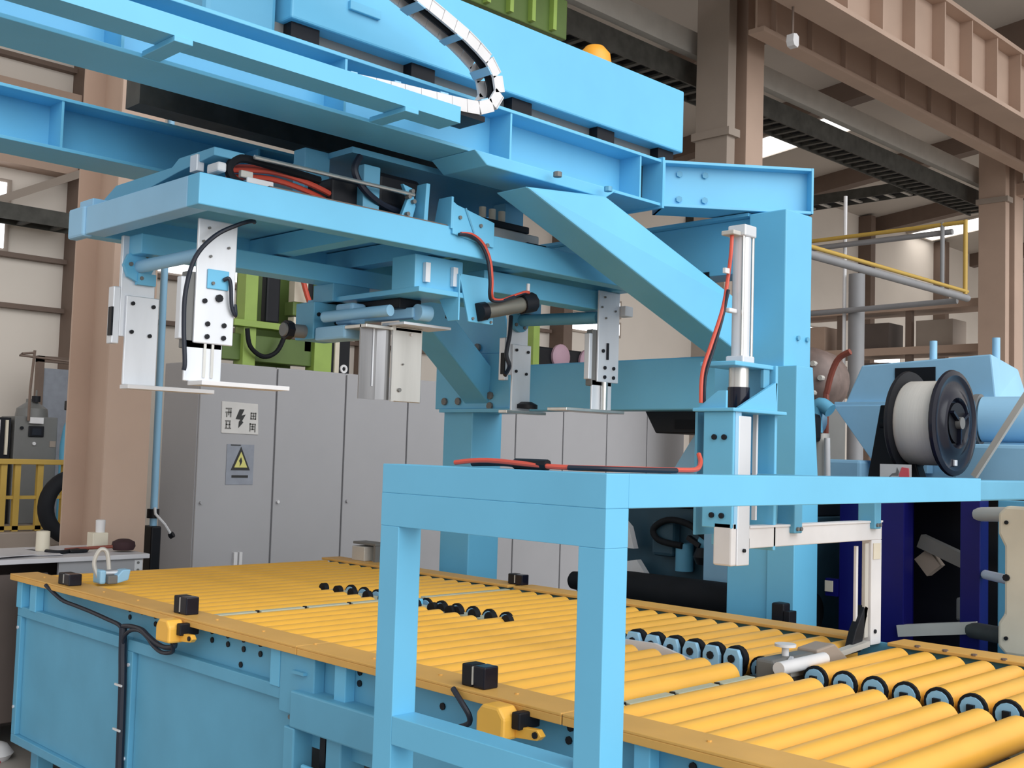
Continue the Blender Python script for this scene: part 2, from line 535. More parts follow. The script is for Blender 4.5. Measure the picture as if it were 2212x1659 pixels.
strokes(s1, 4.318, 1.80, .05, .068, [(0, 1, .86, 1), (.45, .6, .2, .86), (.0, .95, .45, .6), (.1, .3, 0, .45), (.75, .95, 0, .8)])
strokes(s1, 4.318, 1.712, .05, .068, [(0, .9, .8, .95), (.1, .3, .1, .8), (.65, .85, .1, .8), (.1, .85, .42, .55), (0, 1, 0, .14)])
strokes(s1, 4.530, 1.79, .048, .052, [(0, .18, 0, 1), (.82, 1, 0, 1), (0, 1, .82, 1), (0, 1, 0, .18), (.42, .58, .1, .9), (.1, .9, .42, .56)])
strokes(s1, 4.525, 1.70, .052, .062, [(0, .16, 0, 1), (.84, 1, -.1, .9), (0, 1, .8, .96), (.2, .8, .52, .66), (.2, .8, .2, .34), (.42, .58, .2, .9)])
s2 = tag(M().box(-7.38, -7.375, 4.345, 4.575, 1.30, 1.60).obj('shock_sign', SIGNB), 'steel-blue sign with yellow warning triangle on cabinet door', 'sign')
plate('triangle_border', [(4.462, 1.582), (4.383, 1.408), (4.543, 1.408)], -7.375, -7.371, SIGNK, s2)
plate('triangle_field', [(4.462, 1.545), (4.408, 1.428), (4.518, 1.428)], -7.371, -7.368, SIGNY, s2)
plate('arc_symbol', [(4.462, 1.505), (4.472, 1.475), (4.465, 1.455), (4.452, 1.435), (4.455, 1.46), (4.446, 1.478)], -7.368, -7.366, SIGNK, s2)
box('caption_strip', (-7.375, -7.372, 4.392, 4.53, 1.352, 1.370), SIGNK, s2)
box('heading_strip', (-7.375, -7.372, 4.375, 4.458, 1.590, 1.598), SIGNK, s2)

# ================================================================== ROLLER CONVEYOR
NE = 2.16          # near edge of the conveyor
cv = thing('roller_conveyor', 'long blue conveyor table with rows of yellow rollers', 'conveyor', (-3.2, 3.15, 0))
R0, ZR = .0455, .93
RX = []
for x0, n in ((-5.52, 15), (-3.91, 18), (-1.935, 8), (-1.03, 6)):
    RX += [x0 + .104 * i for i in range(n)]


near_src = far_src = full_src = cap_src = pin_src = axle_src = None


def roll_mesh(x, z, y0, L, c):
    return M().lathe((x, y0, z), (0, 1, 0), [(0, .012), (0, R0 - .004), (.004, R0), (L - .004, R0), (L, R0 - .004), (L, .012)], 20).obj('roller', YEL, cv, smooth=True, origin=c)


for k, x in enumerate(RX):
    c = Vector((x, 0, ZR - R0))
    if x < -4.5 or -3.3 < x < -2.85:
        if full_src is None:
            full_src = roll_mesh(x, c.z, 2.262, 1.69, c)
        else:
            inst(full_src, 'roller', c, cv)
        continue
    if near_src is None:
        near_src = roll_mesh(x, c.z, 2.262, .905, c)
        fr_ = far_src = roll_mesh(x, c.z, 3.365, .585, c)
        cap_src = M().ring((x, 3.355, c.z), (0, 1, 0), .034, .0445, .014, 18).obj('bearing_ring', RUBBER, far_src, origin=c)
        pin_src = M().cyl((x, 3.350, c.z), (x, 3.365, c.z), .035, 14).obj('bearing_cup', PALE, far_src, origin=c)
        axle_src = M().box(x - .011, x + .011, 3.338, 3.365, c.z - .013, c.z + .013).obj('axle_end', BLACK, far_src, origin=c)
    else:
        inst(near_src, 'roller', c, cv)
        fr_ = inst(far_src, 'roller', c, cv)
        inst(cap_src, 'bearing_ring', c, fr_)
        inst(pin_src, 'bearing_cup', c, fr_)
        inst(axle_src, 'axle_end', c, fr_)

# near rail: yellow cap angle in lengths, blue side plate, posts
for (a, b) in ((-5.64, -3.17), (-3.165, -1.97), (-1.965, -.3)):
    o = M().box(a, b, NE, NE + .135, .928, .936).box(a, b, NE, NE + .008, .906, .928).obj('cap_rail', YELD, cv, .002)
for (a, b) in ((-5.62, -4.02), (-3.98, -3.42), (-3.38, -2.11), (-2.0, -.3)):
    box('cap_rail', (a, b, 3.985, 4.12, .922, .936), YELD, cv, .003)
x = -5.4
while x < -.5:
    bolt((x, NE + .07, .937), 'z', .006, YELD, cv, h=.003); x += .32
box('side_plate', (-5.6, -3.02, 2.225, 2.24, .60, .915), BLUE2, cv)
box('side_plate', (-2.985, -.3, 2.225, 2.24, .60, .915), BLUE2, cv)
box('far_side_plate', (-5.6, -.3, 4.03, 4.045, .30, .925), BLUE2, cv)
box('end_plate', (-5.6, -5.585, 2.2, 4.05, .14, .90), BLUE2, cv)
box('added_dark_pan', (-5.5, -.4, 2.3, 4.0, .70, .72), GREYD, cv)  # added dark sheet, blocks the view through and paints the interior dark
box('centre_rail', (-4.5, -3.32, 3.205, 3.285, .86, .912), GREENW, cv)
M().prism([(-2.82, .80), (-2.14, .80), (-2.14, .86), (-2.5, .935), (-2.82, .925)], 'y', 3.225, 3.24).obj('sloped_rail', WHITE, cv)
box('centre_rail', (-1.9, -.4, 3.215, 3.275, .80, .868), GREENW, cv)
# gap covers between the roller groups
for xg in (-3.985, -2.06):
    for j, (a, b) in enumerate(((2.30, 2.51), (2.53, 2.74), (2.76, 2.97), (2.99, 3.17))):
        zt = .926 if xg < -3 else .898
        box('gap_bar', (xg - .018, xg + .018, a, b, zt - .04, zt), GREENW, cv, .003)
        bolt((xg, b + .01, zt - .01), 'z', .009, BLACK, cv, 'gap_screw', .012)
box('gap_bar', (-4.0, -3.965, 3.40, 3.95, .88, .924), GREENW, cv, .003)
box('gap_bar', (-1.16, -1.12, 2.3, 3.9, .80, .84), GREYD, cv, .003)

for x in RX:
    if x > -2.0:
        bolt((x + .05, 3.992, .937), 'z', .011, BROWN, cv, 'axle_slot', .003)
# skirt panels below the near rail
for (a, b) in ((-5.60, -4.45), (-4.43, -3.20)):
    p = box('skirt_panel', (a + .05, b - .04, 2.212, 2.222, .17, .735), BLUE2, cv, .003)
    f = M().box(a, b, 2.19, 2.225, .735, .782).box(a, b, 2.19, 2.225, .13, .17).box(a, a + .045, 2.19, 2.225, .17, .735).box(b - .035, b, 2.19, 2.225, .17, .735).obj('panel_frame', BLUE2, cv, .003)
    bolt((a + .02, 2.19, .68), 'y', .008, ALU, f, 'screw'); bolt((a + .02, 2.19, .3), 'y', .008, ALU, f, 'screw')
    bolt((b - .06, 2.21, .68), 'y', .008, GREYD, f, 'screw')
for (a, b, m) in ((-5.61, -5.55, BLUE), (-5.45, -5.38, BLUE), (-3.36, -3.30, BLUE), (-2.985, -2.925, BLUE), (-1.75, -1.70, BLUE)):
    box('post', (a, b, 2.185, 2.225, .775, .905), m, cv, .003)
box('joint_plate', (-3.29, -3.09, 2.18, 2.225, .70, .905), BLUE2, cv, .004)
box('joint_ledge', (-3.2, -3.13, 2.165, 2.18, .842, .852), BLUE2, cv)
box('joint_slot', (-3.09, -3.02, 2.226, 2.232, .60, .915), BLACK, cv)
box('rail_beam', (-3.18, -.3, 2.15, 2.23, .67, .79), BLUE2, cv, .006)
box('leg', (-3.21, -3.15, 2.15, 2.23, 0, .67), BLUE2, cv, .005)
box('leg', (-3.01, -2.93, 2.18, 2.28, 0, .67), BLUE2, cv, .005)
box('leg', (-1.3, -1.22, 2.18, 2.28, 0, .67), BLUE2, cv, .005)
box('leg_slot', (-3.07, -3.04, 2.2, 2.21, .3, .67), BLACK, cv)
box('gusset', (-3.12, -2.97, 2.16, 2.175, .40, .56), BLUE, cv, .006)
for x in (-5.52, -4.44, -2.0, -.6):
    box('leg', (x, x + .08, 3.9, 3.98, 0, .8), BLUE2, cv, .005)
    box('leg', (x, x + .08, 2.26, 2.34, 0, .8), BLUE2, cv, .005)
box('motor_cover', (-2.95, -2.6, 2.5, 2.9, .3, .55), NAVY, cv, .02)
for (x, z) in ((-4.494, .893), (-4.49, .862), (-4.382, .895), (-4.269, .893), (-4.265, .862), (-4.164, .892), (-4.16, .862), (-3.82, .892), (-3.817, .86), (-3.706, .892), (-3.703, .86), (-3.597, .892), (-3.594, .858),
               (-3.485, .892), (-3.482, .857), (-3.378, .857), (-3.609, .80), (-2.90, .885), (-2.90, .85), (-2.80, .885), (-2.80, .85), (-2.70, .885), (-2.70, .85), (-2.498, .85), (-2.309, .878), (-1.992, .886), (-1.997, .852), (-1.6, .87), (-1.38, .88), (-2.69, .80)):
    bolt((x, 2.224, z), 'y', .011, BLACK, cv, 'hole_plug', .004)

# drive wheels and brackets in the centre gap
for i in range(6):
    x = -2.62 + .086 * i
    w = M().prism([(x - .034, .80), (x + .034, .80), (x + .034, .93), (x + .022, .957), (x - .022, .957), (x - .034, .93)], 'y', 3.25, 3.268).obj('wheel_bracket', PALE, cv, .003)
    bolt((x, 3.249, .925), 'y', .014, BLACK, w, 'pivot', .004)
    M().cyl((x, 3.269, .925), (x, 3.295, .925), .042, 16).obj('wheel', RUBBER, w, smooth=True)
for i in range(9):
    x = -4.5 + .115 * i
    M().cyl((x, 3.20, .918), (x, 3.225, .918), .026, 12).obj('idler_wheel', RUBBER, cv, smooth=True)
for i in range(5):
    x = -3.65 + .1 * i
    M().cyl((x, 3.215, .918), (x, 3.24, .918), .026, 12).obj('idler_wheel', RUBBER, cv, smooth=True)
M().box(-3.99, -3.86, 3.195, 3.30, .85, .935).obj('transfer_plate', BLUE, cv, .006)

# ================================================================== GANTRY
g = thing('gantry_frame', 'blue steel gantry of beams, columns and braces over the conveyor', 'gantry', (-3.8, 4.55, 0))


def i_beam(name, x0, x1, z0, z1, y0, y1, stiff, par, side=1):
    """I-beam along Y; x1 is the face towards the camera"""
    xm = x0 + (x1 - x0) * .45
    w = box(name, (xm - .006, xm + .006, y0, y1, z0 + .014, z1 - .014), BLUE, par)
    box('bottom_flange', (x0, x1, y0, y1, z0, z0 + .014), BLUE, w, .002)
    box('top_flange', (x0, x1, y0, y1, z1 - .014, z1), BLUE, w, .002)
    for y in stiff:
        box('stiffener', (xm + .006, x1 - .004, y - .005, y + .005, z0 + .014, z1 - .014), BLUE, w)
    return w


b1 = i_beam('front_beam', -3.44, -3.2, 2.77, 2.99, -.6, 4.11, (-.2, .65, 1.47, 2.293, 3.117, 3.953), g)
box('end_plate', (-3.44, -3.19, 4.10, 4.115, 2.76, 3.0), BLUE, b1)
box('painted_dark_opening', (-3.33, -3.31, 4.02, 4.10, 2.785, 2.975), DTEAL, b1)  # dark box that stands for the shaded opening at the beam end
b2 = i_beam('rear_beam', -4.74, -4.5, 2.77, 2.99, -.6, 4.5, (-.2, .9, 1.83, 2.75, 3.6), g)

# angled end piece from the beam end out to the near column
p0 = Vector((-3.2, 4.11, 0)); p1 = Vector((-2.74, 4.68, 0))
dd = (p1 - p0).normalized(); nn = Vector((dd.y, -dd.x, 0))


def seg(z0, z1, off0, off1, a=0.0, b=1.0):
    L = (p1 - p0).length
    q0 = p0 + dd * (L * a) ; q1 = p0 + dd * (L * b)
    poly = [q0 - nn * off0, q1 - nn * off0, q1 - nn * off1, q0 - nn * off1]
    return M().prism([(q.x, q.y) for q in poly], 'z', z0, z1)


e1 = seg(2.784, 2.976, .06, .08).obj('angled_end_beam', BLUE, g)
seg(2.976, 2.99, 0, .2).obj('top_flange', BLUE, e1, .002)
seg(2.77, 2.784, 0, .2).obj('bottom_flange', BLUE, e1, .002)
seg(2.77, 2.99, -.002, .2, .985, 1.0).obj('end_plate', BLUE, e1, .002)
seg(2.77, 2.99, -.002, .2, 0, .02).obj('end_plate', BLUE, e1, .002)
for a in (.13, .30):
    for z in (2.82, 2.94):
        q = p0 + dd * (.73 * a) - nn * .06
        M().cyl(q + Vector((0, 0, z)), q + nn * .012 + Vector((0, 0, z)), .016, 6).obj('bolt', BLUE2, e1)

# near column and pedestal
c1 = box('near_column', (-2.95, -2.75, 4.46, 4.69, 2.0, 2.76), BLUE, g, .006)
M().prism([(4.42, 0), (4.63, 0), (4.62, 1.5), (4.56, 2.03), (4.42, 2.03)], 'x', -2.80, -2.66).obj('flared_pedestal', BLUE, g, .004)
box('pedestal_box', (-3.02, -2.80, 4.43, 4.62, 0, 2.03), BLUE, g, .006)
box('pedestal_foot', (-3.1, -2.62, 4.38, 4.72, 0, .03), BLUE2, g)
box('gusset_plate', (-3.02, -2.95, 4.47, 4.66, 2.03, 2.42), BLUE, g, .004)
for (y, z) in ((4.52, 2.15), (4.6, 2.15)):
    bolt((-2.745, y + .05, z + .02), 'x', .012, BLUE2, g)
# cross beam, tie beam
box('cross_beam', (-4.9, -2.95, 4.5, 4.68, 2.49, 2.75), BLUE, g, .004)
box('cross_beam_flange', (-4.9, -2.95, 4.45, 4.72, 2.75, 2.765), BLUE, g)
box('tie_beam', (-4.75, -3.02, 4.46, 4.6, 1.835, 2.095), BLUE, g, .008)
M().cyl((-3.3, 4.5, 2.50), (-3.2, 4.5, 2.50), .014, 8).obj('slot_plug', BLACK, g)
# rear column with gussets
box('rear_column', (-5.02, -4.77, 4.40, 4.64, 0, 2.75), BLUE, g, .006)
box('rear_gusset', (-5.08, -4.45, 4.38, 4.395, 1.845, 2.16), BLUE, g, .004)
M().prism([(-5.0, 2.16), (-4.45, 2.16), (-4.55, 2.5), (-4.78, 2.75), (-5.0, 2.75)], 'y', 4.385, 4.40).obj('rear_gusset', BLUE, g, .004)
for (x, z) in ((-4.99, 1.89), (-4.87, 1.89), (-4.6, 1.92), (-4.72, 2.2), (-4.6, 1.86)):
    bolt((x, 4.378, z), 'y', .022, GREYD, g, h=.012)
box('rear_clamp_plate', (-5.02, -4.42, 4.36, 4.62, 1.825, 1.845), BLUE, g)
# braces
bp_ = [(-3.09, 3.10, 2.655), (-3.09, 3.58, 2.705), (-2.945, 4.47, 2.31), (-2.945, 4.47, 2.065)]
M().add(bp_ + [(x - .18, y, z) for x, y, z in bp_], [(0, 1, 2, 3), (7, 6, 5, 4), (0, 4, 5, 1), (1, 5, 6, 2), (2, 6, 7, 3), (3, 7, 4, 0)]).obj('near_brace', BLUE, g, .008)
M().prism([(2.95, 2.72), (3.66, 2.72), (3.74, 2.769), (2.88, 2.769)], 'x', -3.42, -3.16).obj('brace_shoe', BLUE, g, .004)
bolt((-3.11, 3.3, 2.745), 'z', .018, GREYD, g, h=.01); bolt((-3.11, 3.62, 2.745), 'z', .018, BLUE2, g, h=.01)
M().bar((-4.62, 3.35, 2.77), (-4.72, 4.45, 1.93), .17, .2, (1, 0, 0)).obj('rear_brace', BLUE, g, .008)

# ================================================================== HOOD, TRAY, CHAIN, BEACON
h = thing('overhead_hood', 'large smooth light blue box hood on top of the front beam', 'hood', (-3.8, 3.26, 2.99))
box('cover', (-4.35, -3.3, 2.12, 4.40, 3.10, 3.41), BLUE, h, .008)
box('rail', (-3.42, -3.38, 1.9, 4.38, 2.99, 3.10), GREYD, h)  # dark infill box that paints the shaded slot between hood and beam
for y in (2.2, 2.75, 3.3, 3.85, 4.3):
    box('roller_block', (-3.44, -3.33, y - .06, y + .06, 3.03, 3.10), BLACK, h)
box('rear_dark_box', (-4.26, -4.14, 1.98, 4.36, 2.93, 3.10), TRAY, h)  # dark box filling the strip between the two beams
box('side_motor', (-3.9, -3.36, 1.82, 2.1, 3.02, 3.5), BLUE2, h, .02)
box('latch', (-3.3, -3.285, 2.36, 2.5, 3.20, 3.235), BLUE, h, .003)
o = M().lathe((-3.5, 3.95, 3.41), (0, 0, 1), [(0, .085), (.05, .085), (.11, .075), (.145, .045), (.16, .005)], 20).obj('warning_beacon', ORANGE, smooth=True)
tag(o, 'orange domed beacon on top of the blue hood', 'beacon')

tr = thing('chain_tray', 'narrow light blue cable-chain tray bolted along the front beam', 'tray', (-3.06, 1.0, 2.79))
box('face', (-3.005, -3.0, -.6, 2.66, 2.79, 2.85), BLUE, tr)
box('bottom', (-3.12, -3.005, -.6, 2.66, 2.79, 2.796), BLUE, tr)
for y in (.3, 1.56, 2.43):
    M().box(-3.2, -2.995, y - .03, y + .03, 2.772, 2.79).obj('support_clip', BLUE, tr, .002)
box('end_block', (-3.16, -3.02, 2.66, 2.80, 2.83, 2.85), BLACK, tr)

ch = thing('cable_chain', 'white and black cable drag chain looping above the tray', 'cable chain', (-3.07, 2.4, 2.8))
path = [(.2, 2.825), (1.6, 2.825), (2.15, 2.828), (2.4, 2.85), (2.68, 2.868), (2.78, 2.878), (2.845, 2.91), (2.87, 2.96), (2.862, 3.01), (2.82, 3.065), (2.72, 3.12), (2.55, 3.178), (2.35, 3.24), (2.0, 3.335), (1.5, 3.46)]
P = []
for i in range(len(path) - 1):
    a, b = Vector((0, *path[i])), Vector((0, *path[i + 1]))
    n = max(1, int((b - a).length / .012))
    P += [a + (b - a) * (k / n) for k in range(n)]
acc = 0; last = P[0]; links = []
pitch = .062
for i in range(1, len(P)):
    acc += (P[i] - P[i - 1]).length
    if acc >= pitch:
        links.append((last, P[i])); last = P[i]; acc = 0
for k, (a, b) in enumerate(links):
    d = (b - a).normalized(); nrm = Vector((0, d.z, -d.y))      # outwards from the loop
    q = lambda p, s, x: Vector((x, p.y, p.z)) + nrm * s
    m = M()
    a2, b2 = a + d * .001, b - d * .001
    m.bar(q(a2, .022, -3.065), q(b2, .022, -3.065), .10, .008, nrm)
    for x in (-3.11, -3.02):
        m.bar(q(a2, 0, x), q(b2, 0, x), .010, .046, nrm)
    l = m.obj('chain_link', WHITE, ch)
    if k % 3 == 0:
        M().bar(q(a + d * .018, -.024, -3.065), q(b - d * .018, -.024, -3.065), .10, .008, nrm).obj('cross_bar', PALE, l)
M().tube([(-3.065, p[0], p[1]) for p in path], .017, 8).obj('cable', BLACK, ch, smooth=True)

# ================================================================== LIFT PLATFORM
pf = thing('lift_platform', 'light blue rectangular lifting platform hanging below the gantry beams', 'platform', (-3.82, 2.96, 2.39))
box('front_channel', (-3.43, -3.35, 1.825, 4.2, 2.392, 2.5), BLUE, pf, .004)
box('rear_channel', (-4.30, -4.22, 1.825, 4.2, 2.392, 2.5), BLUE, pf, .004)
box('end_channel', (-4.22, -3.43, 1.825, 1.905, 2.392, 2.5), PALE, pf, .004)
box('end_channel', (-4.22, -3.43, 4.12, 4.2, 2.392, 2.5), BLUE, pf, .004)
for y in (2.55, 2.95, 3.4):
    box('cross_member', (-4.22, -3.43, y, y + .08, 2.40, 2.48), BLUE, pf)
box('deck_plate', (-4.22, -3.43, 1.9, 4.12, 2.486, 2.494), BLUE, pf)
box('inner_beam', (-4.12, -4.0, 1.95, 4.15, 2.315, 2.392), BLUE, pf, .004)
box('inner_beam', (-3.64, -3.53, 3.3, 4.15, 2.30, 2.392), BLUE, pf, .004)
box('corner_cap', (-4.36, -4.22, 1.815, 1.86, 2.385, 2.505), PALE, pf, .01)
for s in ((-3.7, 2.5), (-4.1, 2.5), (-3.7, 3.6), (-4.1, 3.6)):
    box('hanger_post', (s[0] - .04, s[0] + .04, s[1] - .06, s[1] + .06, 2.5, 2.77), BLUE2, pf, .004)
box('carriage_plate', (-4.45, -3.5, 2.55, 3.7, 2.745, 2.768), BLUE2, pf)
# things on the deck
sl = thing('slide_unit', 'teal slide bracket assembly on the platform left end', 'slide', (-3.95, 1.98, 2.5))
M().prism([(-4.30, 2.50), (-4.30, 2.56), (-4.2, 2.60), (-3.75, 2.60), (-3.70, 2.625), (-3.45, 2.625), (-3.45, 2.595), (-3.70, 2.575), (-4.15, 2.52)], 'y', 1.93, 2.05).obj('bracket', BLUE2, sl, .003)
box('rail', (-4.26, -3.45, 1.945, 1.975, 2.50, 2.515), GREYD, sl)
box('end_stop', (-3.60, -3.55, 1.92, 1.95, 2.555, 2.615), ALU, sl, .003)
box('bumper', (-3.50, -3.42, 1.93, 1.965, 2.535, 2.57), WHITE, sl, .008)
box('wing', (-4.34, -4.22, 1.85, 1.93, 2.505, 2.54), PALE, sl, .004)

dc = thing('deck_cable_chain', 'black drag chain loop with red hoses on the platform deck', 'cable chain', (-3.5, 2.1, 2.5))
M().tube([(-3.46, 2.75, 2.515), (-3.46, 2.3, 2.512), (-3.46, 2.10, 2.512), (-3.46, 2.02, 2.525), (-3.46, 1.995, 2.56), (-3.46, 2.02, 2.598), (-3.46, 2.09, 2.61), (-3.5, 2.4, 2.605)], .016, 8).obj('chain_band', RUBBER, dc, smooth=True)
box('white_strip', (-3.455, -3.445, 2.06, 2.17, 2.522, 2.545), WHITE, dc, .004)
box('white_strip', (-3.49, -3.47, 2.05, 2.10, 2.545, 2.572), LIGHTBAR, dc, .004)
for i, (z, w) in enumerate(((2.575, 0), (2.555, .03), (2.592, .04))):
    M().tube([(-3.52 - w, 2.04, z), (-3.5 - w, 2.2, z + .022), (-3.5 - w, 2.38, z + .005), (-3.55 - w, 2.6, z - .03)], .011, 8).obj('red_hose', REDH, dc, smooth=True)
box('deck_rail', (-3.42, -3.36, 2.1, 3.15, 2.5, 2.506), BROWN, dc)
tag(M().cyl((-3.42, 2.07, 2.612), (-3.42, 2.80, 2.612), .008, 8).obj('chrome_rod', STEEL, smooth=True), 'thin chrome guide rod lying above the platform deck', 'rod')

br = thing('rod_bracket', 'blue two-plate bracket with bolts holding the chrome rod', 'bracket', (-3.42, 2.8, 2.5))
M().prism([(2.74, 2.50), (2.80, 2.50), (2.82, 2.57), (2.80, 2.64), (2.75, 2.65), (2.78, 2.60)], 'x', -3.45, -3.43).obj('plate', BLUE, br, .003)
M().prism([(-3.47, 2.5), (-3.39, 2.5), (-3.38, 2.66), (-3.44, 2.66)], 'y', 2.83, 2.85).obj('plate', BLUE, br, .003)
for (y, z) in ((2.77, 2.53), (2.775, 2.60), (2.80, 2.585), (2.79, 2.625)):
    bolt((-3.425, y, z), 'x', .009, GREYD, br, h=.012)
b3 = thing('valve_bracket', 'blue angled bracket plate where the red hose leaves the deck', 'bracket', (-3.38, 3.02, 2.45))
M().prism([(2.94, 2.47), (3.17, 2.445), (3.17, 2.55), (2.96, 2.59), (2.94, 2.6)], 'x', -3.349, -3.339).obj('plate', BLUE, b3, .002)
M().prism([(-3.45, 2.5), (-3.34, 2.49), (-3.34, 2.62), (-3.42, 2.62)], 'y', 2.93, 2.942).obj('plate', BLUE, b3, .002)
M().prism([(3.0, 2.58), (3.06, 2.47), (3.068, 2.47), (3.008, 2.585)], 'x', -3.339, -3.335).obj('rib', BLUE2, b3)
bolt((-3.338, 2.975, 2.54), 'x', .008, GREYD, b3); bolt((-3.338, 3.09, 2.525), 'x', .008, GREYD, b3); bolt((-3.338, 3.13, 2.45), 'x', .009, GREYD, b3)
t = thing('deck_motor', 'dark motor block with black cable on the platform deck', 'motor', (-3.6, 2.6, 2.5))
M().box(-3.75, -3.5, 2.46, 2.62, 2.5, 2.63).obj('housing', BLACK, t, .01)
M().box(-3.52, -3.46, 2.58, 2.66, 2.5, 2.70).obj('bracket', BLUE2, t, .004)
M().tube([(-3.45, 2.55, 2.72), (-3.44, 2.52, 2.66), (-3.44, 2.56, 2.60), (-3.46, 2.66, 2.56), (-3.5, 2.8, 2.55)], .014, 8).obj('cable', CABLE, t, smooth=True)
M().box(-3.8, -3.5, 2.68, 2.9, 2.56, 2.70).obj('gearbox', BLACK, t, .02)
t = thing('deck_cylinder', 'grey pneumatic cylinder with dark top lying behind the bracket', 'cylinder', (-3.6, 3.3, 2.5))
M().bar((-3.56, 3.1, 2.55), (-3.56, 3.62, 2.55), .09, .07).obj('barrel', LIGHTBAR, t, .006)
M().bar((-3.56, 3.1, 2.60), (-3.56, 3.55, 2.60), .10, .03).obj('top_rail', BLACK, t, .004)
M().bar((-3.42, 3.42, 2.508), (-3.42, 3.54, 2.508), .06, .014).obj('foot', BLACK, t, .003)
for i, y in enumerate((3.36, 3.42, 3.48)):
    M().cyl((-3.62, y, 2.615), (-3.62, y, 2.69), .016, 10).obj('fitting', CREAM, t, smooth=True)

# ================================================================== CLAMP ARMS BELOW THE PLATFORM
def arm_near(x, y0, left, label):
    """slide arm whose guide plate faces the camera side"""
    t = thing('clamp_arm', label, 'clamp arm', (x, y0 + .08, 1.805), 'aluminium clamp arms below the platform')
    p = M().box(x - .012, x, y0, y0 + .155, 1.95, 2.391).obj('guide_plate', ALU, t, .004)
    for (dy, z) in ((.04, 2.36), (.02, 2.31), (.12, 2.30), (.05, 2.26)):
        bolt((x + .001, y0 + dy, z), 'x', .005, GREYD, p, 'screw')
    for (dy, z) in ((.05, 2.02), (.115, 2.02), (.05, 1.975), (.115, 1.975), (.035, 2.10)):
        bolt((x + .001, y0 + dy, z), 'x', .009, BLACK, p, 'bolt')
    M().box(x - .05, x - .012, y0 - .03, y0 + .12, 1.93, 2.2).obj('slide_block', GREYD, t, .004)
    M().box(x - .045, x - .013, y0 - .05, y0 - .02, 1.96, 2.18).obj('side_rail', ALU, t, .004)
    f = M().box(x - .022, x - .012, y0 - .025, y0 + .12, 1.815, 1.96).obj('foot_plate', ALU, t, .003)
    M().box(x - .012, x - .006, y0 + .045, y0 + .055, 1.83, 1.95).box(x - .012, x - .006, y0 + .075, y0 + .085, 1.83, 1.95).obj('slot_edge', STEEL, f)
    return t, p


A, pl = arm_near(-3.55, 1.94, True, 'aluminium clamp arm nearest the camera with black cable and blue tab')
M().box(-3.57, -3.47, 1.935, 2.29, 1.800, 1.816).obj('foot_bar', WHITE, A, .002)
M().box(-3.549, -3.543, 1.98, 2.065, 2.145, 2.215).obj('blue_tab', BLUE, A, .003)
bolt((-3.542, 2.0, 2.165), 'x', .006, GREYD, A, 'screw'); bolt((-3.546, 2.03, 2.115), 'x', .014, BLACK, A, 'slot_hole')
M().tube([(-3.54, 2.04, 2.18), (-3.53, 2.055, 2.188), (-3.53, 2.065, 2.16), (-3.535, 2.075, 2.09), (-3.54, 2.095, 2.06), (-3.555, 2.10, 2.10)], .007, 8).obj('sensor_lead', CABLE, A, smooth=True)
D, pl = arm_near(-3.50, 4.03, False, 'aluminium clamp arm under the brace, its foot pointing left')
M().box(-3.54, -3.42, 3.73, 4.14, 1.799, 1.813).obj('foot_bar', STEEL, D, .002)
M().box(-3.499, -3.495, 4.09, 4.105, 2.06, 2.14).obj('slot_hole', BLACK, D)
M().cyl((-3.50, 4.08, 1.81), (-3.50, 4.08, 1.95), .016, 10).obj('rod', STEEL, D, smooth=True)
M().box(-3.53, -3.47, 4.19, 4.25, 2.28, 2.33).obj('white_block', WHITE, D, .004)


def arm_far(x, y0, label):
    t = thing('clamp_arm', label, 'clamp arm', (x, y0 + .08, 1.805), 'aluminium clamp arms below the platform')
    p = M().box(x, x + .012, y0 + .02, y0 + .155, 1.815, 2.16).obj('front_plate', ALU, t, .003)
    for (dy, z) in ((.045, 2.13), (.13, 2.125), (.045, 2.02), (.12, 2.01)):
        bolt((x + .013, y0 + dy, z), 'x', .008, BLACK, p, 'bolt')
    M().box(x - .02, x, y0, y0 + .14, 2.0, 2.391).obj('guide_plate', ALU, t, .003)
    M().box(x - .04, x + .005, y0 - .03, y0, 1.97, 2.19).obj('side_rail', ALU, t, .004)
    M().box(x - .02, x + .008, y0 - .036, y0 - .028, 2.0, 2.11).obj('side_slot', BLACK, t)
    return t


Bm = arm_far(-4.1, 1.925, 'aluminium clamp arm farthest left with octagonal blue tube flange')
M().box(-4.09, -4.02, 1.935, 2.30, 1.798, 1.814).obj('foot_bar', WHITE, Bm, .002)
Cm = arm_far(-4.1, 4.02, 'aluminium clamp arm beside the rear gusset with round blue flange')
M().box(-4.09, -4.03, 3.95, 4.24, 1.800, 1.815).obj('foot_bar', STEEL, Cm, .002)
M().lathe((-4.08, 4.14, 1.83), (0, 0, 1), [(0, .06), (.02, .06), (.035, .03)], 16).obj('foot_wheel', BLACK, Cm, smooth=True)
M().tube([(-4.07, 4.0, 2.30), (-4.06, 3.985, 2.2), (-4.07, 3.975, 2.1), (-4.06, 3.99, 2.04), (-4.05, 3.95, 1.99)], .011, 8).obj('sensor_lead', CABLE, Cm, smooth=True)
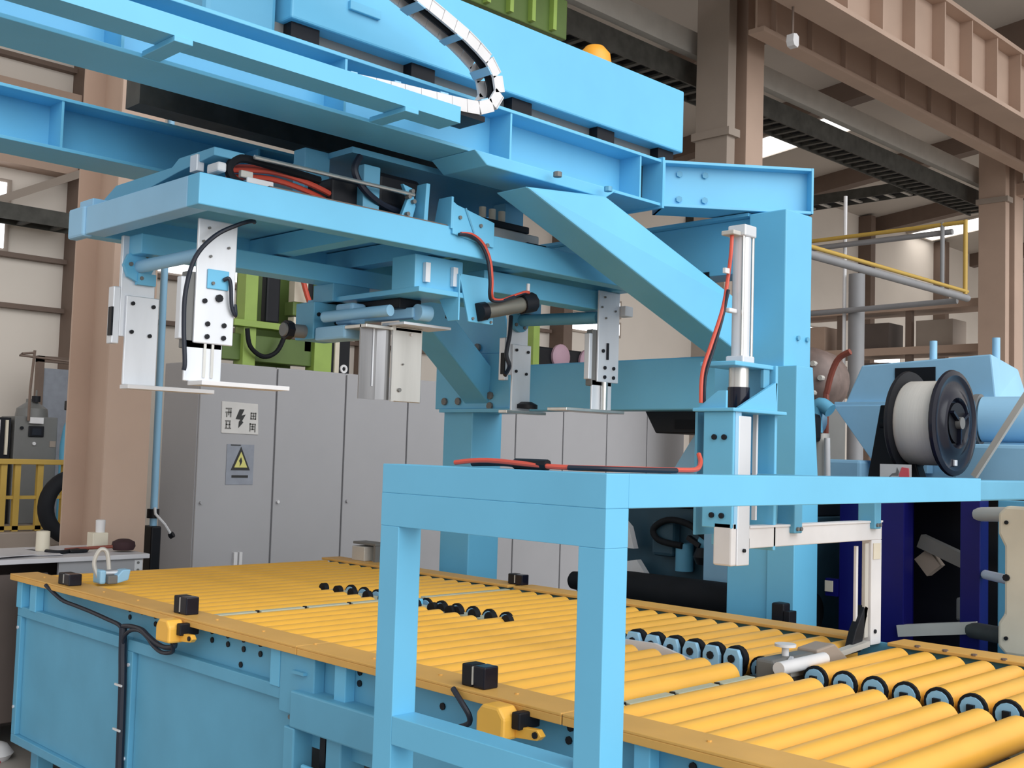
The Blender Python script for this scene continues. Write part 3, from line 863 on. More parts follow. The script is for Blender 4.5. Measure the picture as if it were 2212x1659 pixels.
# cross tubes joining the arms
t = thing('cross_tube', 'blue round tube with octagonal flange between the left clamp arms', 'tube', (-3.8, 2.0, 2.25))
M().cyl((-4.09, 1.99, 2.275), (-3.60, 1.99, 2.275), .025, 14).obj('tube', PALE, t, smooth=True)
M().cyl((-4.098, 1.985, 2.275), (-4.08, 1.985, 2.275), .062, 8).obj('flange', BLUE, t)
M().box(-4.098, -4.075, 1.98, 2.055, 2.205, 2.25).obj('flange_ear', BLUE, t)
for (dy, dz) in ((-.035, .005), (.03, .045), (.01, -.045)):
    bolt((-4.078, 1.985 + dy, 2.275 + dz), 'x', .008, GREYD, t)
t = thing('cross_tube', 'blue round tube with disc flange between the right clamp arms', 'tube', (-3.8, 4.08, 2.25))
M().cyl((-4.09, 4.085, 2.285), (-3.55, 4.085, 2.266), .030, 14).obj('tube', BLUE2, t, smooth=True)
M().cyl((-4.098, 4.08, 2.285), (-4.075, 4.08, 2.285), .062, 18).obj('flange', BLUE2, t, smooth=True)
for a in range(4):
    q = a * math.pi / 2 + .6
    bolt((-4.073, 4.08 + .045 * math.cos(q), 2.285 + .045 * math.sin(q)), 'x', .009, GREYD, t)

# black cable running down the near clamp arm
hose('arm_cable', [(-3.5, 2.13, 2.40), (-3.47, 2.10, 2.395), (-3.46, 2.04, 2.37), (-3.47, 1.96, 2.32), (-3.5, 1.905, 2.24), (-3.52, 1.885, 2.12), (-3.53, 1.89, 2.0), (-3.53, 1.90, 1.88), (-3.535, 1.90, 1.85)], .008, CABLE, 'black cable curving down beside the nearest clamp arm', 'cable')

# ---------------------------------------------------------------- centre push unit
cu = thing('push_unit', 'blue push unit with two hanging steel plates under the platform', 'push unit', (-3.75, 3.0, 1.81))
box('mount_block', (-3.62, -3.47, 2.86, 3.12, 2.255, 2.392), BLUE, cu, .004)
box('mount_block', (-4.15, -4.0, 2.84, 3.04, 2.235, 2.316), BLUE2, cu, .004)
M().prism([(2.86, 2.235), (3.11, 2.235), (3.11, 2.257), (2.86, 2.257)], 'x', -4.22, -3.44).obj('table_plate', BLUE, cu, .003)
box('rod_pair', (-3.468, -3.45, 2.90, 2.925, 2.28, 2.36), ALU, cu); box('rod_pair', (-3.468, -3.45, 3.05, 3.075, 2.28, 2.36), ALU, cu)
ap = M().prism([(3.07, 2.335), (3.27, 2.335), (3.27, 2.14), (3.13, 2.14)], 'x', -3.445, -3.435).obj('angle_plate', BLUE, cu, .002)
M().prism([(-3.62, 2.335), (-3.435, 2.335), (-3.435, 2.14), (-3.50, 2.14)], 'y', 3.07, 3.078).obj('angle_plate_side', BLUE, cu, .002)
bolt((-3.434, 3.15, 2.155), 'x', .006, GREYD, ap); bolt((-3.434, 3.255, 2.15), 'x', .006, GREYD, ap)
bb = box('bearing_block', (-4.22, -4.08, 2.80, 2.96, 2.07, 2.235), BLUE2, cu, .004)
for (dy, dz) in ((.02, .12), (.045, .10), (.065, .115), (.065, .06), (.10, .09)):
    bolt((-4.078, 2.80 + dy * 1.2, 2.06 + dz), 'x', .009, BLACK, bb)
cyl('shaft', (-4.15, 2.69, 2.105), (-4.15, 2.82, 2.105), .03, GREYD, cu)
cyl('shaft_nut', (-4.15, 2.70, 2.105), (-4.15, 2.73, 2.105), .042, BLACK, cu, 8)
M().cyl((-4.0, 2.80, 2.16), (-3.62, 2.86, 2.17), .024, 12).obj('link_rod', PALE, cu, smooth=True)
M().box(-3.98, -3.86, 2.84, 2.92, 2.13, 2.22).obj('link_block', PALE, cu, .012)
M().bar((-3.9, 2.93, 2.165), (-3.62, 3.0, 2.175), .05, .045).obj('link_block', PALE, cu, .006)
M().cyl((-3.60, 2.985, 2.175), (-3.60, 3.05, 2.175), .035, 16).obj('pivot', PALE, cu, smooth=True)
M().box(-4.07, -3.85, 2.8, 2.9, 2.06, 2.12).obj('link_block', PALE, cu, .01)
M().box(-3.75, -3.6, 2.92, 3.18, 2.118, 2.130).obj('rail_plate', ALU, cu, .002)
M().box(-3.85, -3.7, 2.80, 3.1, 2.10, 2.115).obj('rail_plate', STEEL, cu, .002)
M().box(-3.95, -3.65, 2.93, 3.05, 2.19, 2.235).obj('dark_housing', BLACK, cu, .004)
fp = [(-3.735, 2.800), (-3.735, 2.885), (-3.712, 2.915), (-3.712, 2.94), (-3.720, 2.94), (-3.720, 2.919), (-3.743, 2.888), (-3.743, 2.800)]
M().prism(fp, 'z', 1.805, 2.115).obj('folded_plate', STEELD, cu)
M().box(-3.734, -3.730, 2.862, 2.868, 1.86, 2.10).obj('folded_plate_stripe', ALU, cu)  # thin brighter strip down the folded plate
vp = M().box(-3.71, -3.70, 2.95, 3.105, 1.80, 2.118).obj('flat_plate', STEEL, cu, .003)
M().box(-3.70, -3.69, 2.935, 2.95, 1.80, 2.118).obj('flat_plate_lip', STEEL, cu)
bolt((-3.699, 2.985, 1.85), 'x', .009, GREYD, vp, 'hole'); bolt((-3.699, 3.0, 1.96), 'x', .004, GREYD, vp, 'hole'); bolt((-3.699, 3.04, 2.09), 'x', .006, WHITE, vp, 'screw')
M().cyl((-3.55, 3.12, 2.16), (-3.55, 3.12, 2.22), .016, 10).obj('pin', BLACK, cu, smooth=True)
t = thing('air_cylinder', 'grey horizontal air cylinder with black end cap beneath the red hose', 'cylinder', (-3.43, 3.3, 2.2))
M().cyl((-3.42, 3.20, 2.19), (-3.42, 3.43, 2.245), .034, 16).obj('barrel', OLIVE, t, smooth=True)
M().cyl((-3.42, 3.17, 2.183), (-3.42, 3.205, 2.192), .040, 12).obj('end_cap', BLACK, t, smooth=True)
M().cyl((-3.42, 3.42, 2.245), (-3.42, 3.49, 2.262), .045, 10).obj('valve_head', BLACK, t, smooth=True)
M().cyl((-3.42, 3.46, 2.29), (-3.42, 3.462, 2.34), .008, 8).obj('fitting', WHITE, t, smooth=True)
RH = [(-3.335, 2.98, 2.475), (-3.33, 3.04, 2.478), (-3.33, 3.10, 2.45), (-3.33, 3.14, 2.39), (-3.335, 3.16, 2.31), (-3.345, 3.17, 2.26), (-3.365, 3.20, 2.238), (-3.375, 3.26, 2.24), (-3.385, 3.34, 2.268), (-3.40, 3.42, 2.295), (-3.41, 3.455, 2.30)]
hose('red_air_hose', RH, .008, REDH, 'red air hose dropping from the deck to the air cylinder')
hose('black_air_hose', [(a + .004, b - .014, c - .006) for a, b, c in RH], .007, CABLE, 'black air hose paired with the dropping red hose')

# ================================================================== GUARD FRAME IN FRONT
gf = thing('guard_frame', 'light blue square-tube guard frame standing in front of the rollers', 'guard frame', (-1.9, 1.84, 0))
box('post', (-2.285, -2.212, 1.80, 1.875, 0, 1.405), BLUE, gf, .002)
box('post', (-1.605, -1.53, 1.80, 1.875, 0, 1.405), BLUE, gf, .002)
box('end_header', (-2.285, -1.53, 1.80, 1.875, 1.488, 1.562), BLUE, gf, .002)
box('under_header', (-2.285, -1.53, 1.80, 1.875, 1.405, 1.488), BLUE, gf, .001)
box('mid_rail', (-2.212, -1.605, 1.80, 1.875, .865, .935), BLUE, gf, .002)
box('long_header', (-1.605, -1.53, 1.875, 3.69, 1.488, 1.562), BLUE, gf, .002)
box('long_header', (-1.60, -1.535, 3.692, 4.97, 1.488, 1.556), BLUE2, gf, .006)
box('rear_post', (-1.60, -1.535, 4.90, 4.97, 0, 1.488), BLUE2, gf, .006)
# hoses lying on the guard
hose('red_hose_on_guard', [(-2.03, 1.82, 1.572), (-1.93, 1.835, 1.580), (-1.75, 1.86, 1.571), (-1.64, 1.90, 1.571), (-1.597, 2.0, 1.571), (-1.592, 2.12, 1.571), (-1.60, 2.21, 1.573), (-1.63, 2.27, 1.59), (-1.65, 2.29, 1.61)], .006, REDH, 'red hose lying along the top of the guard frame')
t = thing('black_lead_on_guard', 'black plug and lead beside the red hose on the guard', 'cable', (-1.8, 1.85, 1.562))
M().tube([(-2.0, 1.85, 1.572), (-1.9, 1.86, 1.575), (-1.85, 1.858, 1.572)], .008, 8).obj('lead', CABLE, t, smooth=True)
M().tube([(-1.86, 1.858, 1.574), (-1.76, 1.862, 1.574)], .013, 8, 1).obj('plug', BLACK, t, smooth=True)
M().tube([(-1.70, 1.866, 1.570), (-1.61, 1.90, 1.570), (-1.575, 2.0, 1.570), (-1.575, 2.1, 1.570)], .006, 8).obj('lead', CABLE, t, smooth=True)

# ================================================================== STRAPPING HEAD
sh = thing('strapping_press', 'blue strapping head bracket with tall chrome air cylinder', 'strapping head', (-2.1, 3.1, 1.25))
box('front_plate', (-2.145, -2.03, 3.0, 3.012, 1.38, 1.752), BLUE, sh, .003)
for x in (-2.10, -2.062):
    bolt((x, 2.997, 1.67), 'y', .009, BLACK, sh, h=.005); bolt((x - .005, 2.997, 1.42), 'y', .009, BLACK, sh, h=.005)
box('side_plate', (-2.045, -2.03, 3.012, 3.045, 1.38, 1.752), PALE, sh)
M().box(-2.18, -2.02, 2.985, 3.30, 1.752, 1.764).obj('top_plate', BLUE, sh, .003)
M().prism([(3.05, 1.764), (3.275, 1.764), (3.285, 1.86), (3.27, 1.86)], 'x', -2.06, -2.05).obj('rib', BLUE, sh)
M().prism([(-2.17, 1.764), (-2.06, 1.764), (-2.06, 1.82), (-2.09, 1.82)], 'y', 3.0, 3.01).obj('rib', BLUE, sh)
box('back_plate', (-2.30, -2.05, 3.275, 3.29, 1.30, 1.92), BLUE, sh, .003)
box('inner_plate', (-2.20, -2.19, 3.03, 3.275, 1.35, 1.752), BLUE2, sh)
box('slide_cover', (-2.095, -2.028, 3.03, 3.10, 1.262, 1.74), ALU, sh, .003)
M().prism([(3.10, 1.74), (3.155, 1.74), (3.165, 1.70), (3.165, 1.61), (3.125, 1.61), (3.10, 1.65)], 'x', -2.09, -2.075).obj('cam_plate', LIGHTBAR, sh, .002)
box('lower_cover', (-2.10, -2.03, 3.00, 3.03, 1.262, 1.40), WHITE, sh, .006)
bolt((-2.027, 3.065, 1.31), 'x', .006, BLACK, sh)
M().cyl((-2.12, 3.16, 1.764), (-2.12, 3.16, 1.92), .034, 18).obj('coupling', STEEL, sh, smooth=True)
M().cyl((-2.12, 3.16, 1.764), (-2.12, 3.16, 1.84), .037, 18).obj('coupling_boot', BLACKG, sh, smooth=True)
box('cylinder_base', (-2.2, -2.06, 3.05, 3.29, 1.905, 1.92), BLUE, sh, .003)
box('small_block', (-2.08, -2.065, 3.225, 3.262, 1.84, 1.905), BLUE2, sh, .003)
cy_ = M().cyl((-2.12, 3.165, 1.92), (-2.12, 3.165, 2.345), .030, 20).obj('cylinder_barrel', ALU, sh, smooth=True)
M().box(-2.155, -2.085, 3.13, 3.20, 2.345, 2.385).obj('cylinder_cap', ALU, sh, .005)
M().box(-2.155, -2.085, 3.13, 3.20, 1.92, 1.945).obj('cylinder_cap', ALU, sh, .005)
for dy in (-.028, .028):
    M().cyl((-2.095, 3.165 + dy, 1.94), (-2.095, 3.165 + dy, 2.35), .005, 6).obj('tie_rod', STEEL, sh, smooth=True)
M().box(-2.15, -2.10, 3.085, 3.13, 2.345, 2.36).obj('port_fitting', LIGHTBAR, sh, .003)
box('hose_clip', (-2.13, -2.11, 3.085, 3.13, 2.085, 2.10), WHITE, sh, .004)
hose('strapper_red_hose', [(-2.12, 3.105, 2.345), (-2.12, 3.10, 2.28), (-2.13, 3.10, 2.2), (-2.13, 3.075, 2.10), (-2.14, 3.03, 1.98), (-2.15, 2.995, 1.88), (-2.15, 2.99, 1.78)], .0065, REDH, 'red hose hanging beside the chrome cylinder')
hose('strapper_black_hose', [(-2.12, 3.09, 2.16), (-2.13, 3.07, 2.06), (-2.14, 3.04, 1.96), (-2.15, 3.012, 1.87), (-2.15, 3.008, 1.78)], .006, CABLE, 'black hose hanging beside the chrome cylinder')
box('cable_tie_tip', (-2.13, -2.12, 3.07, 3.095, 2.215, 2.232), WHITE, sh)
# arm that carries the head on the guard beam
box('carrier_arm', (-2.30, -1.60, 3.23, 3.29, 1.50, 1.555), BLUE2, sh, .004)
box('rear_rail', (-2.105, -2.09, 3.225, 3.235, 1.40, 1.752), WHITE, sh)

# white strap chute
sc_ = thing('strap_chute', 'white right-angled strap chute channel standing on the far rollers', 'strap chute', (-2.06, 3.6, .93))
box('top_channel', (-2.09, -2.05, 3.13, 4.035, 1.312, 1.385), WHITE, sc_, .003)
box('top_edge', (-2.05, -2.046, 3.13, 4.035, 1.378, 1.385), WHITE, sc_)
box('end_cap', (-2.092, -2.048, 3.10, 3.13, 1.315, 1.345), BLACK, sc_)
box('down_channel', (-2.09, -2.05, 3.955, 4.035, .92, 1.312), WHITE, sc_, .003)
box('inner_strip', (-2.07, -2.06, 3.925, 3.953, .95, 1.30), LIGHTBAR, sc_)
box('inner_strip', (-2.085, -2.075, 3.885, 3.90, .95, 1.29), WHITE, sc_)
box('paper_label', (-2.049, -2.047, 3.965, 4.02, 1.24, 1.30), CREAM, sc_)
bolt((-2.048, 3.985, .97), 'x', .008, BLACK, sc_, h=.003); bolt((-2.066, 3.94, 1.03), 'x', .006, BLACK, sc_, h=.006)
for y in (3.40, 3.965):
    M().box(-2.10, -2.03, y - .025, y + .025, 1.355, 1.487).obj('hanger', BLUE2, sc_, .004)
    bolt((-2.029, y - .01, 1.37), 'x', .007, GREYD, sc_); bolt((-2.029, y + .012, 1.37), 'x', .007, GREYD, sc_)
box('hanger_bar', (-2.10, -1.605, 3.94, 3.99, 1.487, 1.52), BLUE2, sc_, .004)
M().prism([(3.82, .90), (3.90, .90), (3.955, 1.06), (3.93, 1.07), (3.86, .98)], 'x', -2.09, -2.06).obj('guide_finger', BLACK, sc_, .003)
M().cyl((-1.982, 3.21, .928), (-1.984, 3.50, .930), .022, 16).obj('white_roller', WHITE, sc_, smooth=True)

# strapping knot mechanism in the gap
km = thing('knot_mechanism', 'grey strap sealing mechanism set into the gap between rollers', 'mechanism', (-2.1, 3.4, .75))
M().box(-2.09, -2.02, 3.24, 3.66, .78, .945).obj('housing', GREYD, km, .01)
M().lathe((-2.05, 3.36, .945), (0, 0, 1), [(0, .012), (.03, .012), (.031, .036), (.04, .036)], 18).obj('disc_knob', WHITE, km, smooth=True)
M().cyl((-2.02, 3.28, .905), (-2.008, 3.28, .905), .032, 14).obj('hub', TRAY, km, smooth=True)
M().box(-2.02, -2.008, 3.33, 3.45, .88, .935).obj('clamp_bar', LIGHTBAR, km, .006)
M().bar((-2.012, 3.28, .90), (-2.01, 3.34, .945), .012, .016).obj('lever', ALU, km)
M().prism([(3.5, .78), (3.72, .78), (3.72, .90), (3.62, .965), (3.5, .955)], 'x', -2.09, -2.01).obj('hump', TANG, km, .006)
M().bar((-2.06, 3.62, .905), (-2.055, 3.93, .93), .03, .02).obj('strap_guide', LIGHTBAR, km)
M().cyl((-2.02, 3.56, .82), (-2.02, 3.75, .82), .03, 12).obj('roller_shaft', BLACK, km, smooth=True)

# ================================================================== SENSORS AND SMALL PARTS ON THE CONVEYOR
def sensor(x, y, z, w, d, h, label, par_lead=None):
    t = thing('photo_sensor', label, 'sensor', (x, y, z), 'black photo sensors on the conveyor rail')
    M().box(x - w / 2, x - .004, y - d / 2, y + d / 2, z, z + h).obj('body', BLACK, t, .004)
    M().box(x + .001, x + w / 2, y - d / 2, y + d / 2, z, z + h).obj('lens_half', BLACKG, t, .004)
    M().box(x - .004, x + .001, y - d / 2 - .001, y - d / 2 + .01, z + .008, z + h - .004).obj('seam_strip', LIGHTBAR, t)
    return t


sensor(-5.08, 2.215, .936, .12, .06, .052, 'black photo sensor at the far left end of the rail')
sensor(-4.01, 2.215, .936, .10, .055, .068, 'black photo sensor above the smaller yellow bracket')
sensor(-2.335, 2.215, .936, .095, .055, .062, 'black photo sensor seen through the guard frame')
sensor(-4.02, 4.06, .936, .10, .05, .052, 'black photo sensor on the far rail beside the cabinets')


def bracket(x0, s, label):
    t = thing('sensor_guard', label, 'bracket', (x0, 2.15, .84), 'yellow sensor guard brackets')
    z0 = .845; y0, y1 = 2.09, 2.155
    w = .105 * s
    M().prism([(x0, z0), (x0 + w, z0), (x0 + w, z0 + .06), (x0 + w * .8, z0 + .085), (x0 + w * .2, z0 + .085), (x0, z0 + .06)], 'y', y0, y1).obj('hood', YEL, t, .008)
    M().prism([(x0 + w, z0 + .005), (x0 + w + .08, z0 + .012), (x0 + w + .095, z0 + .025), (x0 + w + .08, z0 + .04), (x0 + w, z0 + .035)], 'y', y1 - .02, y1).obj('tongue', YEL, t, .002)
    bolt((x0 + w + .075, y1 - .021, z0 + .026), 'y', .009, BLACK, t, 'hole', .004)
    M().box(x0 + w, x0 + w + .03, y0 + .03, 2.20, z0 + .03, z0 + .075).obj('sensor_body', BLACK, t, .004)
    return t


bracket(-4.01, 1.0, 'smaller yellow sensor guard bracket on the conveyor side')
bracket(-2.215, 1.0, 'larger yellow sensor guard bracket inside the guard frame opening')
hose('sensor_cable', [(-5.20, 2.155, .925), (-5.07, 2.175, .873), (-4.92, 2.178, .862), (-4.78, 2.178, .855), (-4.6, 2.178, .842), (-4.48, 2.175, .832), (-4.445, 2.172, .80)], .009, CABLE, 'black cable along the conveyor side to the panel joint', 'cable')
hose('trunk_cable', [(-4.443, 2.172, .83), (-4.437, 2.172, .72), (-4.425, 2.172, .6), (-4.418, 2.172, .4), (-4.41, 2.172, .13)], .017, CABLE, 'thick black cable bundle running down the panel joint', 'cable')
hose('loop_cable', [(-4.44, 2.17, .835), (-4.36, 2.165, .845), (-4.26, 2.16, .846), (-4.19, 2.155, .83), (-4.12, 2.155, .812), (-4.05, 2.155, .806), (-3.97, 2.15, .82), (-3.93, 2.13, .845)], .010, CABLE, 'black cable looping towards the smaller yellow bracket', 'cable')
hose('loop_cable_lower', [(-4.435, 2.17, .76), (-4.41, 2.165, .80), (-4.35, 2.16, .83), (-4.27, 2.158, .84), (-4.2, 2.155, .825), (-4.14, 2.152, .80), (-4.06, 2.15, .785), (-3.98, 2.15, .80), (-3.95, 2.13, .84)], .008, CABLE, 'lower black cable sagging beneath the smaller yellow bracket', 'cable')
hose('sensor_lead', [(-2.375, 2.15, .932), (-2.33, 2.145, .90), (-2.305, 2.15, .87), (-2.315, 2.16, .845), (-2.36, 2.165, .825)], .008, CABLE, 'short black lead curling below the sensor in the guard opening', 'cable')
for k, (x, z, w_) in enumerate(((-4.422, .60, 'upper'), (-4.418, .42, 'lower'))):
    tag(M().box(x - .03, x + .03, 2.150, 2.156, z - .004, z + .004).obj('cable_tie', WHITE), '%s white cable tie around the thick cable bundle' % w_, 'cable tie')
# clamp at the far left end
t = thing('stop_clamp', 'small metal stop clamp with hooked hose at the conveyor end', 'clamp', (-5.0, 2.33, .93))
M().box(-5.10, -5.02, 2.33, 2.36, .936, 1.0).obj('jaw', PALE, t, .008)
M().prism([(2.40, .936), (2.46, .95), (2.47, 1.0), (2.43, 1.0), (2.40, .97)], 'x', -5.06, -5.0).obj('jaw', PALE, t, .006)
M().cyl((-5.04, 2.34, .985), (-5.04, 2.44, .985), .010, 10).obj('spindle', ALU, t, smooth=True)
M().tube([(-5.06, 2.34, .96), (-5.07, 2.32, 1.03), (-5.06, 2.34, 1.09), (-5.05, 2.37, 1.08), (-5.04, 2.38, 1.0)], .010, 8).obj('hook', LIGHTBAR, t, smooth=True)
M().box(-5.06, -5.0, 2.36, 2.41, .936, .975).obj('nut', GREYD, t, .006)
t = thing('end_stop_box', 'pale grey end stop box with dark bracket on the far rail', 'box', (-5.35, 4.2, .93))
M().box(-5.42, -5.30, 4.06, 4.16, .936, 1.02).obj('body', LIGHTBAR, t, .004)
M().box(-5.44, -5.22, 4.08, 4.18, 1.03, 1.045).obj('bracket', GREYD, t, .003)
M().box(-5.24, -5.22, 4.08, 4.18, .936, 1.03).obj('bracket_leg', GREYD, t)

# ================================================================== STRAP COIL AND MACHINES AT RIGHT
co = thing('strap_coil', 'white strap coil between glossy black reel flanges', 'strap coil', (-2.48, 5.4, 1.53))
cz = 1.81
M().lathe((-2.375, 5.4, cz), (1, 0, 0), [(-.012, .11), (-.012, .255), (-.004, .262), (.008, .258), (.014, .235), (.004, .215), (.004, .17), (.02, .15), (.024, .125), (.012, .115), (-.005, .11)], 40).obj('front_flange', BLACKG, co, smooth=True)
M().lathe((-2.60, 5.4, cz), (1, 0, 0), [(-.012, .10), (-.012, .255), (-.004, .262), (.008, .258), (.012, .10)], 40).obj('rear_flange', BLACK, co, smooth=True)
M().lathe((-2.59, 5.4, cz), (1, 0, 0), [(0, .205), (.01, .21), (.195, .21), (.205, .205)], 40).obj('strap_winding', COIL, co, smooth=True)
M().cyl((-2.62, 5.4, cz), (-2.355, 5.4, cz), .10, 24).obj('core', BLACK, co, smooth=True)
M().cyl((-2.70, 5.4, cz), (-2.33, 5.4, cz), .03, 14).obj('shaft', GREYD, co, smooth=True)
for a in range(3):
    q = a * 2.094 + .5
    M().bar((-2.35, 5.4, cz), (-2.35, 5.4 + .1 * math.cos(q), cz + .1 * math.sin(q)), .03, .014).obj('spoke', BLACKG, co)
M().box(-2.372, -2.36, 5.385, 5.415, cz - .21, cz - .18).obj('clip', ALU, co, .003)
st = thing('coil_stand', 'black sloping coil stand left of the strap coil', 'stand', (-2.7, 5.4, 0))
M().prism([(-2.82, 1.45), (-2.50, 1.45), (-2.64, 1.9), (-2.74, 1.9)], 'y', 5.36, 5.44).obj('frame', BLACK, st, .006)
M().box(-2.85, -2.05, 5.2, 5.6, 0, 1.5).obj('base', BLACK, st, .01)
M().cyl((-2.74, 5.4, 1.81), (-2.62, 5.4, 1.81), .05, 14).obj('hub', BLACK, st, smooth=True)
bolt((-2.6, 5.358, 1.62), 'y', .014, ALU, st, h=.004)
cd = thing('instruction_card', 'white instruction card with red and yellow print below coil', 'card', (-2.56, 5.18, 1.50))
M().box(-2.65, -2.49, 5.188, 5.194, 1.50, 1.60).obj('card', SIGNW, cd)
M().prism([(-2.55, 1.55), (-2.535, 1.587), (-2.50, 1.582), (-2.497, 1.53), (-2.52, 1.51), (-2.545, 1.53)], 'y', 5.185, 5.188).obj('red_print', REDW, cd)
M().prism([(-2.52, 1.508), (-2.497, 1.528), (-2.493, 1.505)], 'y', 5.185, 5.188).obj('yellow_print', YEL, cd)
M().prism([(-2.61, 1.53), (-2.585, 1.555), (-2.565, 1.56), (-2.56, 1.585), (-2.55, 1.565), (-2.555, 1.545), (-2.585, 1.545)], 'y', 5.186, 5.188).obj('dark_print', SIGNG, cd)
M().bar((-2.57, 5.2, 1.48), (-2.57, 5.2, 1.5), .1, .02).obj('foot', BLACK, cd)

mc = thing('strapping_machine', 'pale blue machine with sloping hood behind the strap coil', 'machine', (-2.9, 6.8, 0))
M().add([(-3.56, 6.5, 1.98), (-2.61, 6.5, 1.98), (-2.64, 6.5, 2.255), (-3.45, 6.5, 2.215), (-3.56, 7.0, 1.98), (-2.61, 7.0, 1.98), (-2.66, 6.95, 2.2), (-3.45, 6.95, 2.19)],
        [(0, 1, 2, 3), (7, 6, 5, 4), (0, 4, 5, 1), (1, 5, 6, 2), (2, 6, 7, 3), (3, 7, 4, 0)]).obj('hood', PALE, mc, .01)
box('hood_window', (-3.225, -2.97, 6.494, 6.502, 2.09, 2.19), BLACK, mc)
box('body', (-3.40, -2.45, 6.55, 7.3, 0, 1.98), PALE, mc, .01)
box('ledge', (-3.62, -2.6, 6.47, 6.6, 1.955, 1.985), PALE, mc, .004)
M().prism([(-3.62, 1.96), (-3.0, 1.96), (-3.0, 1.55), (-3.30, 1.55)], 'y', 6.46, 6.54).obj('side_gusset', PALE, mc, .004)
M().tube([(-3.55, 6.3, 1.92), (-3.62, 6.3, 1.96), (-3.655, 6.3, 1.9), (-3.65, 6.3, 1.78)], .045, 12).obj('elbow_pipe', BLUE2, mc, smooth=True)
cyl('tie_rod', (-3.55, 6.3, 1.0), (-3.57, 6.3, 1.75), .018, WHITE, mc)
cyl('tie_rod_post', (-3.64, 6.35, 0), (-3.64, 6.35, 1.78), .05, LIGHTBAR, mc)
for x in (-3.04, -2.66):
    cyl('hood_pin', (x, 6.62, 2.18), (x, 6.62, 2.36), .022, PALE, mc)
M().lathe((-2.56, 6.15, 1.86), (1, .15, 0), [(0, .10), (.02, .125), (.7, .125), (.72, .1)], 24).obj('feed_drum', PALE, mc, smooth=True)
M().ring((-2.58, 6.147, 1.86), (1, .15, 0), .10, .14, .03, 24).obj('drum_collar', GREYD, mc)
M().bar((-2.15, 5.75, 1.98), (-2.42, 5.75, 1.55), .03, .03).obj('stay', LIGHTBAR, mc)
box('lower_body', (-2.6, -1.7, 5.9, 6.6, 0, 1.72), PALE, mc, .02)
box('skirt', (-3.70, -3.4, 6.4, 6.9, 0, 1.62), PALE, mc, .02)
for (x, z) in ((-2.79, 1.95), (-2.72, 1.955)):
    box('hinge', (x, x + .04, 6.44, 6.5, z, z + .05), BLUE2, mc, .004)
dm = thing('drive_motor', 'dark brown round drive motor left of the pale machine hood', 'motor', (-4.3, 7.5, 1.9))
M().lathe((-4.3, 7.35, 2.2), (0.25, -1, 0), [(-.2, .18), (-.18, .235), (.1, .235), (.16, .19), (.2, .12), (.22, .05)], 24).obj('housing', RUST, dm, smooth=True)
for a in range(6):
    q = a * math.pi / 3
    bolt((-4.24 + .12 * math.cos(q), 7.175, 2.2 + .12 * math.sin(q)), 'y', .02, LIGHTBAR, dm, h=.02)
M().box(-4.45, -4.15, 7.3, 7.6, 0, 2.0).obj('stand', GREYD, dm, .02)
t = thing('guide_roller_unit', 'pale blue and black roller unit below the brown motor', 'roller unit', (-3.85, 6.4, 0))
M().cyl((-3.85, 6.2, 1.87), (-3.85, 6.6, 1.87), .11, 20).obj('roller', PALE, t, smooth=True)
M().box(-3.80, -3.60, 6.15, 6.3, 1.72, 1.90).obj('motor_block', BLACK, t, .03)
M().box(-3.92, -3.72, 6.2, 6.6, 0, 1.75).obj('pedestal', PALE, t, .02)
t = thing('copper_pipe', 'bent copper-brown pipe rising beside the brown motor', 'pipe', (-4.0, 7.3, 1.7))
M().tube([(-3.98, 7.0, 0), (-3.98, 7.0, 1.85), (-3.97, 7.0, 2.1), (-3.9, 7.0, 2.3), (-3.8, 7.0, 2.36)], .022, 8).obj('bend', WOOD, t, smooth=True)

# navy machine base with dark opening, seen under the guard beam
nb = thing('navy_machine_base', 'navy blue machine housing with a black opening under the guard', 'housing', (-2.3, 4.95, 0))
box('left_panel', (-2.64, -2.43, 4.78, 5.15, 0, 1.46), NAVY, nb, .004)
box('front_post', (-2.43, -2.30, 4.73, 4.82, 0, 1.46), NAVY, nb, .004)
box('right_post', (-2.05, -1.965, 4.73, 4.82, 0, 1.46), NAVY, nb, .004)
box('back_panel', (-2.43, -1.97, 5.10, 5.15, 0, 1.46), BLACK, nb)
box('top_panel', (-2.64, -1.965, 4.75, 5.15, 1.46, 1.478), NAVY, nb)
M().bar((-2.3, 4.9, 1.26), (-2.06, 4.9, 1.17), .05, .06).obj('inner_bar', GREYD, nb)
M().bar((-2.30, 4.92, 1.20), (-2.24, 4.92, 1.13), .05, .08).obj('inner_bar', TANG, nb)
M().box(-2.12, -2.06, 4.85, 4.9, .93, 1.03).obj('inner_valve', GREYD, nb, .01)
M().bar((-2.32, 4.74, .87), (-1.97, 4.74, .93), .05, .05).obj('ledge_bar', LIGHTBAR, nb)
box('paper_tag', (-2.70, -2.66, 4.76, 4.765, 1.0, 1.05), CREAM, nb)
box('tag_bracket', (-2.70, -2.64, 4.766, 4.79, .98, 1.06), NAVY, nb)
t = thing('caster_bracket', 'small black bracket at the foot of the navy housing', 'bracket', (-2.63, 4.3, .93))
M().box(-2.66, -2.60, 4.24, 4.30, .90, .99).obj('plate', BLACK, t, .008)
M().box(-2.60, -2.57, 4.24, 4.30, .90, .96).obj('tab', BLACK, t, .004)
M().box(-2.66, -2.57, 4.24, 4.30, 0, .90).obj('support', GREYD, t)
db = thing('cream_link_plate', 'cream rounded link plate at the right picture edge', 'link plate', (-1.72, 4.6, .88))
M().prism([(-1.80, .90), (-1.77, .87), (-1.62, .87), (-1.62, 1.45), (-1.77, 1.45), (-1.80, 1.42), (-1.80, 1.34), (-1.775, 1.29), (-1.775, 1.03), (-1.80, .99)], 'y', 4.5, 4.54).obj('plate', CREAM, db, .012)
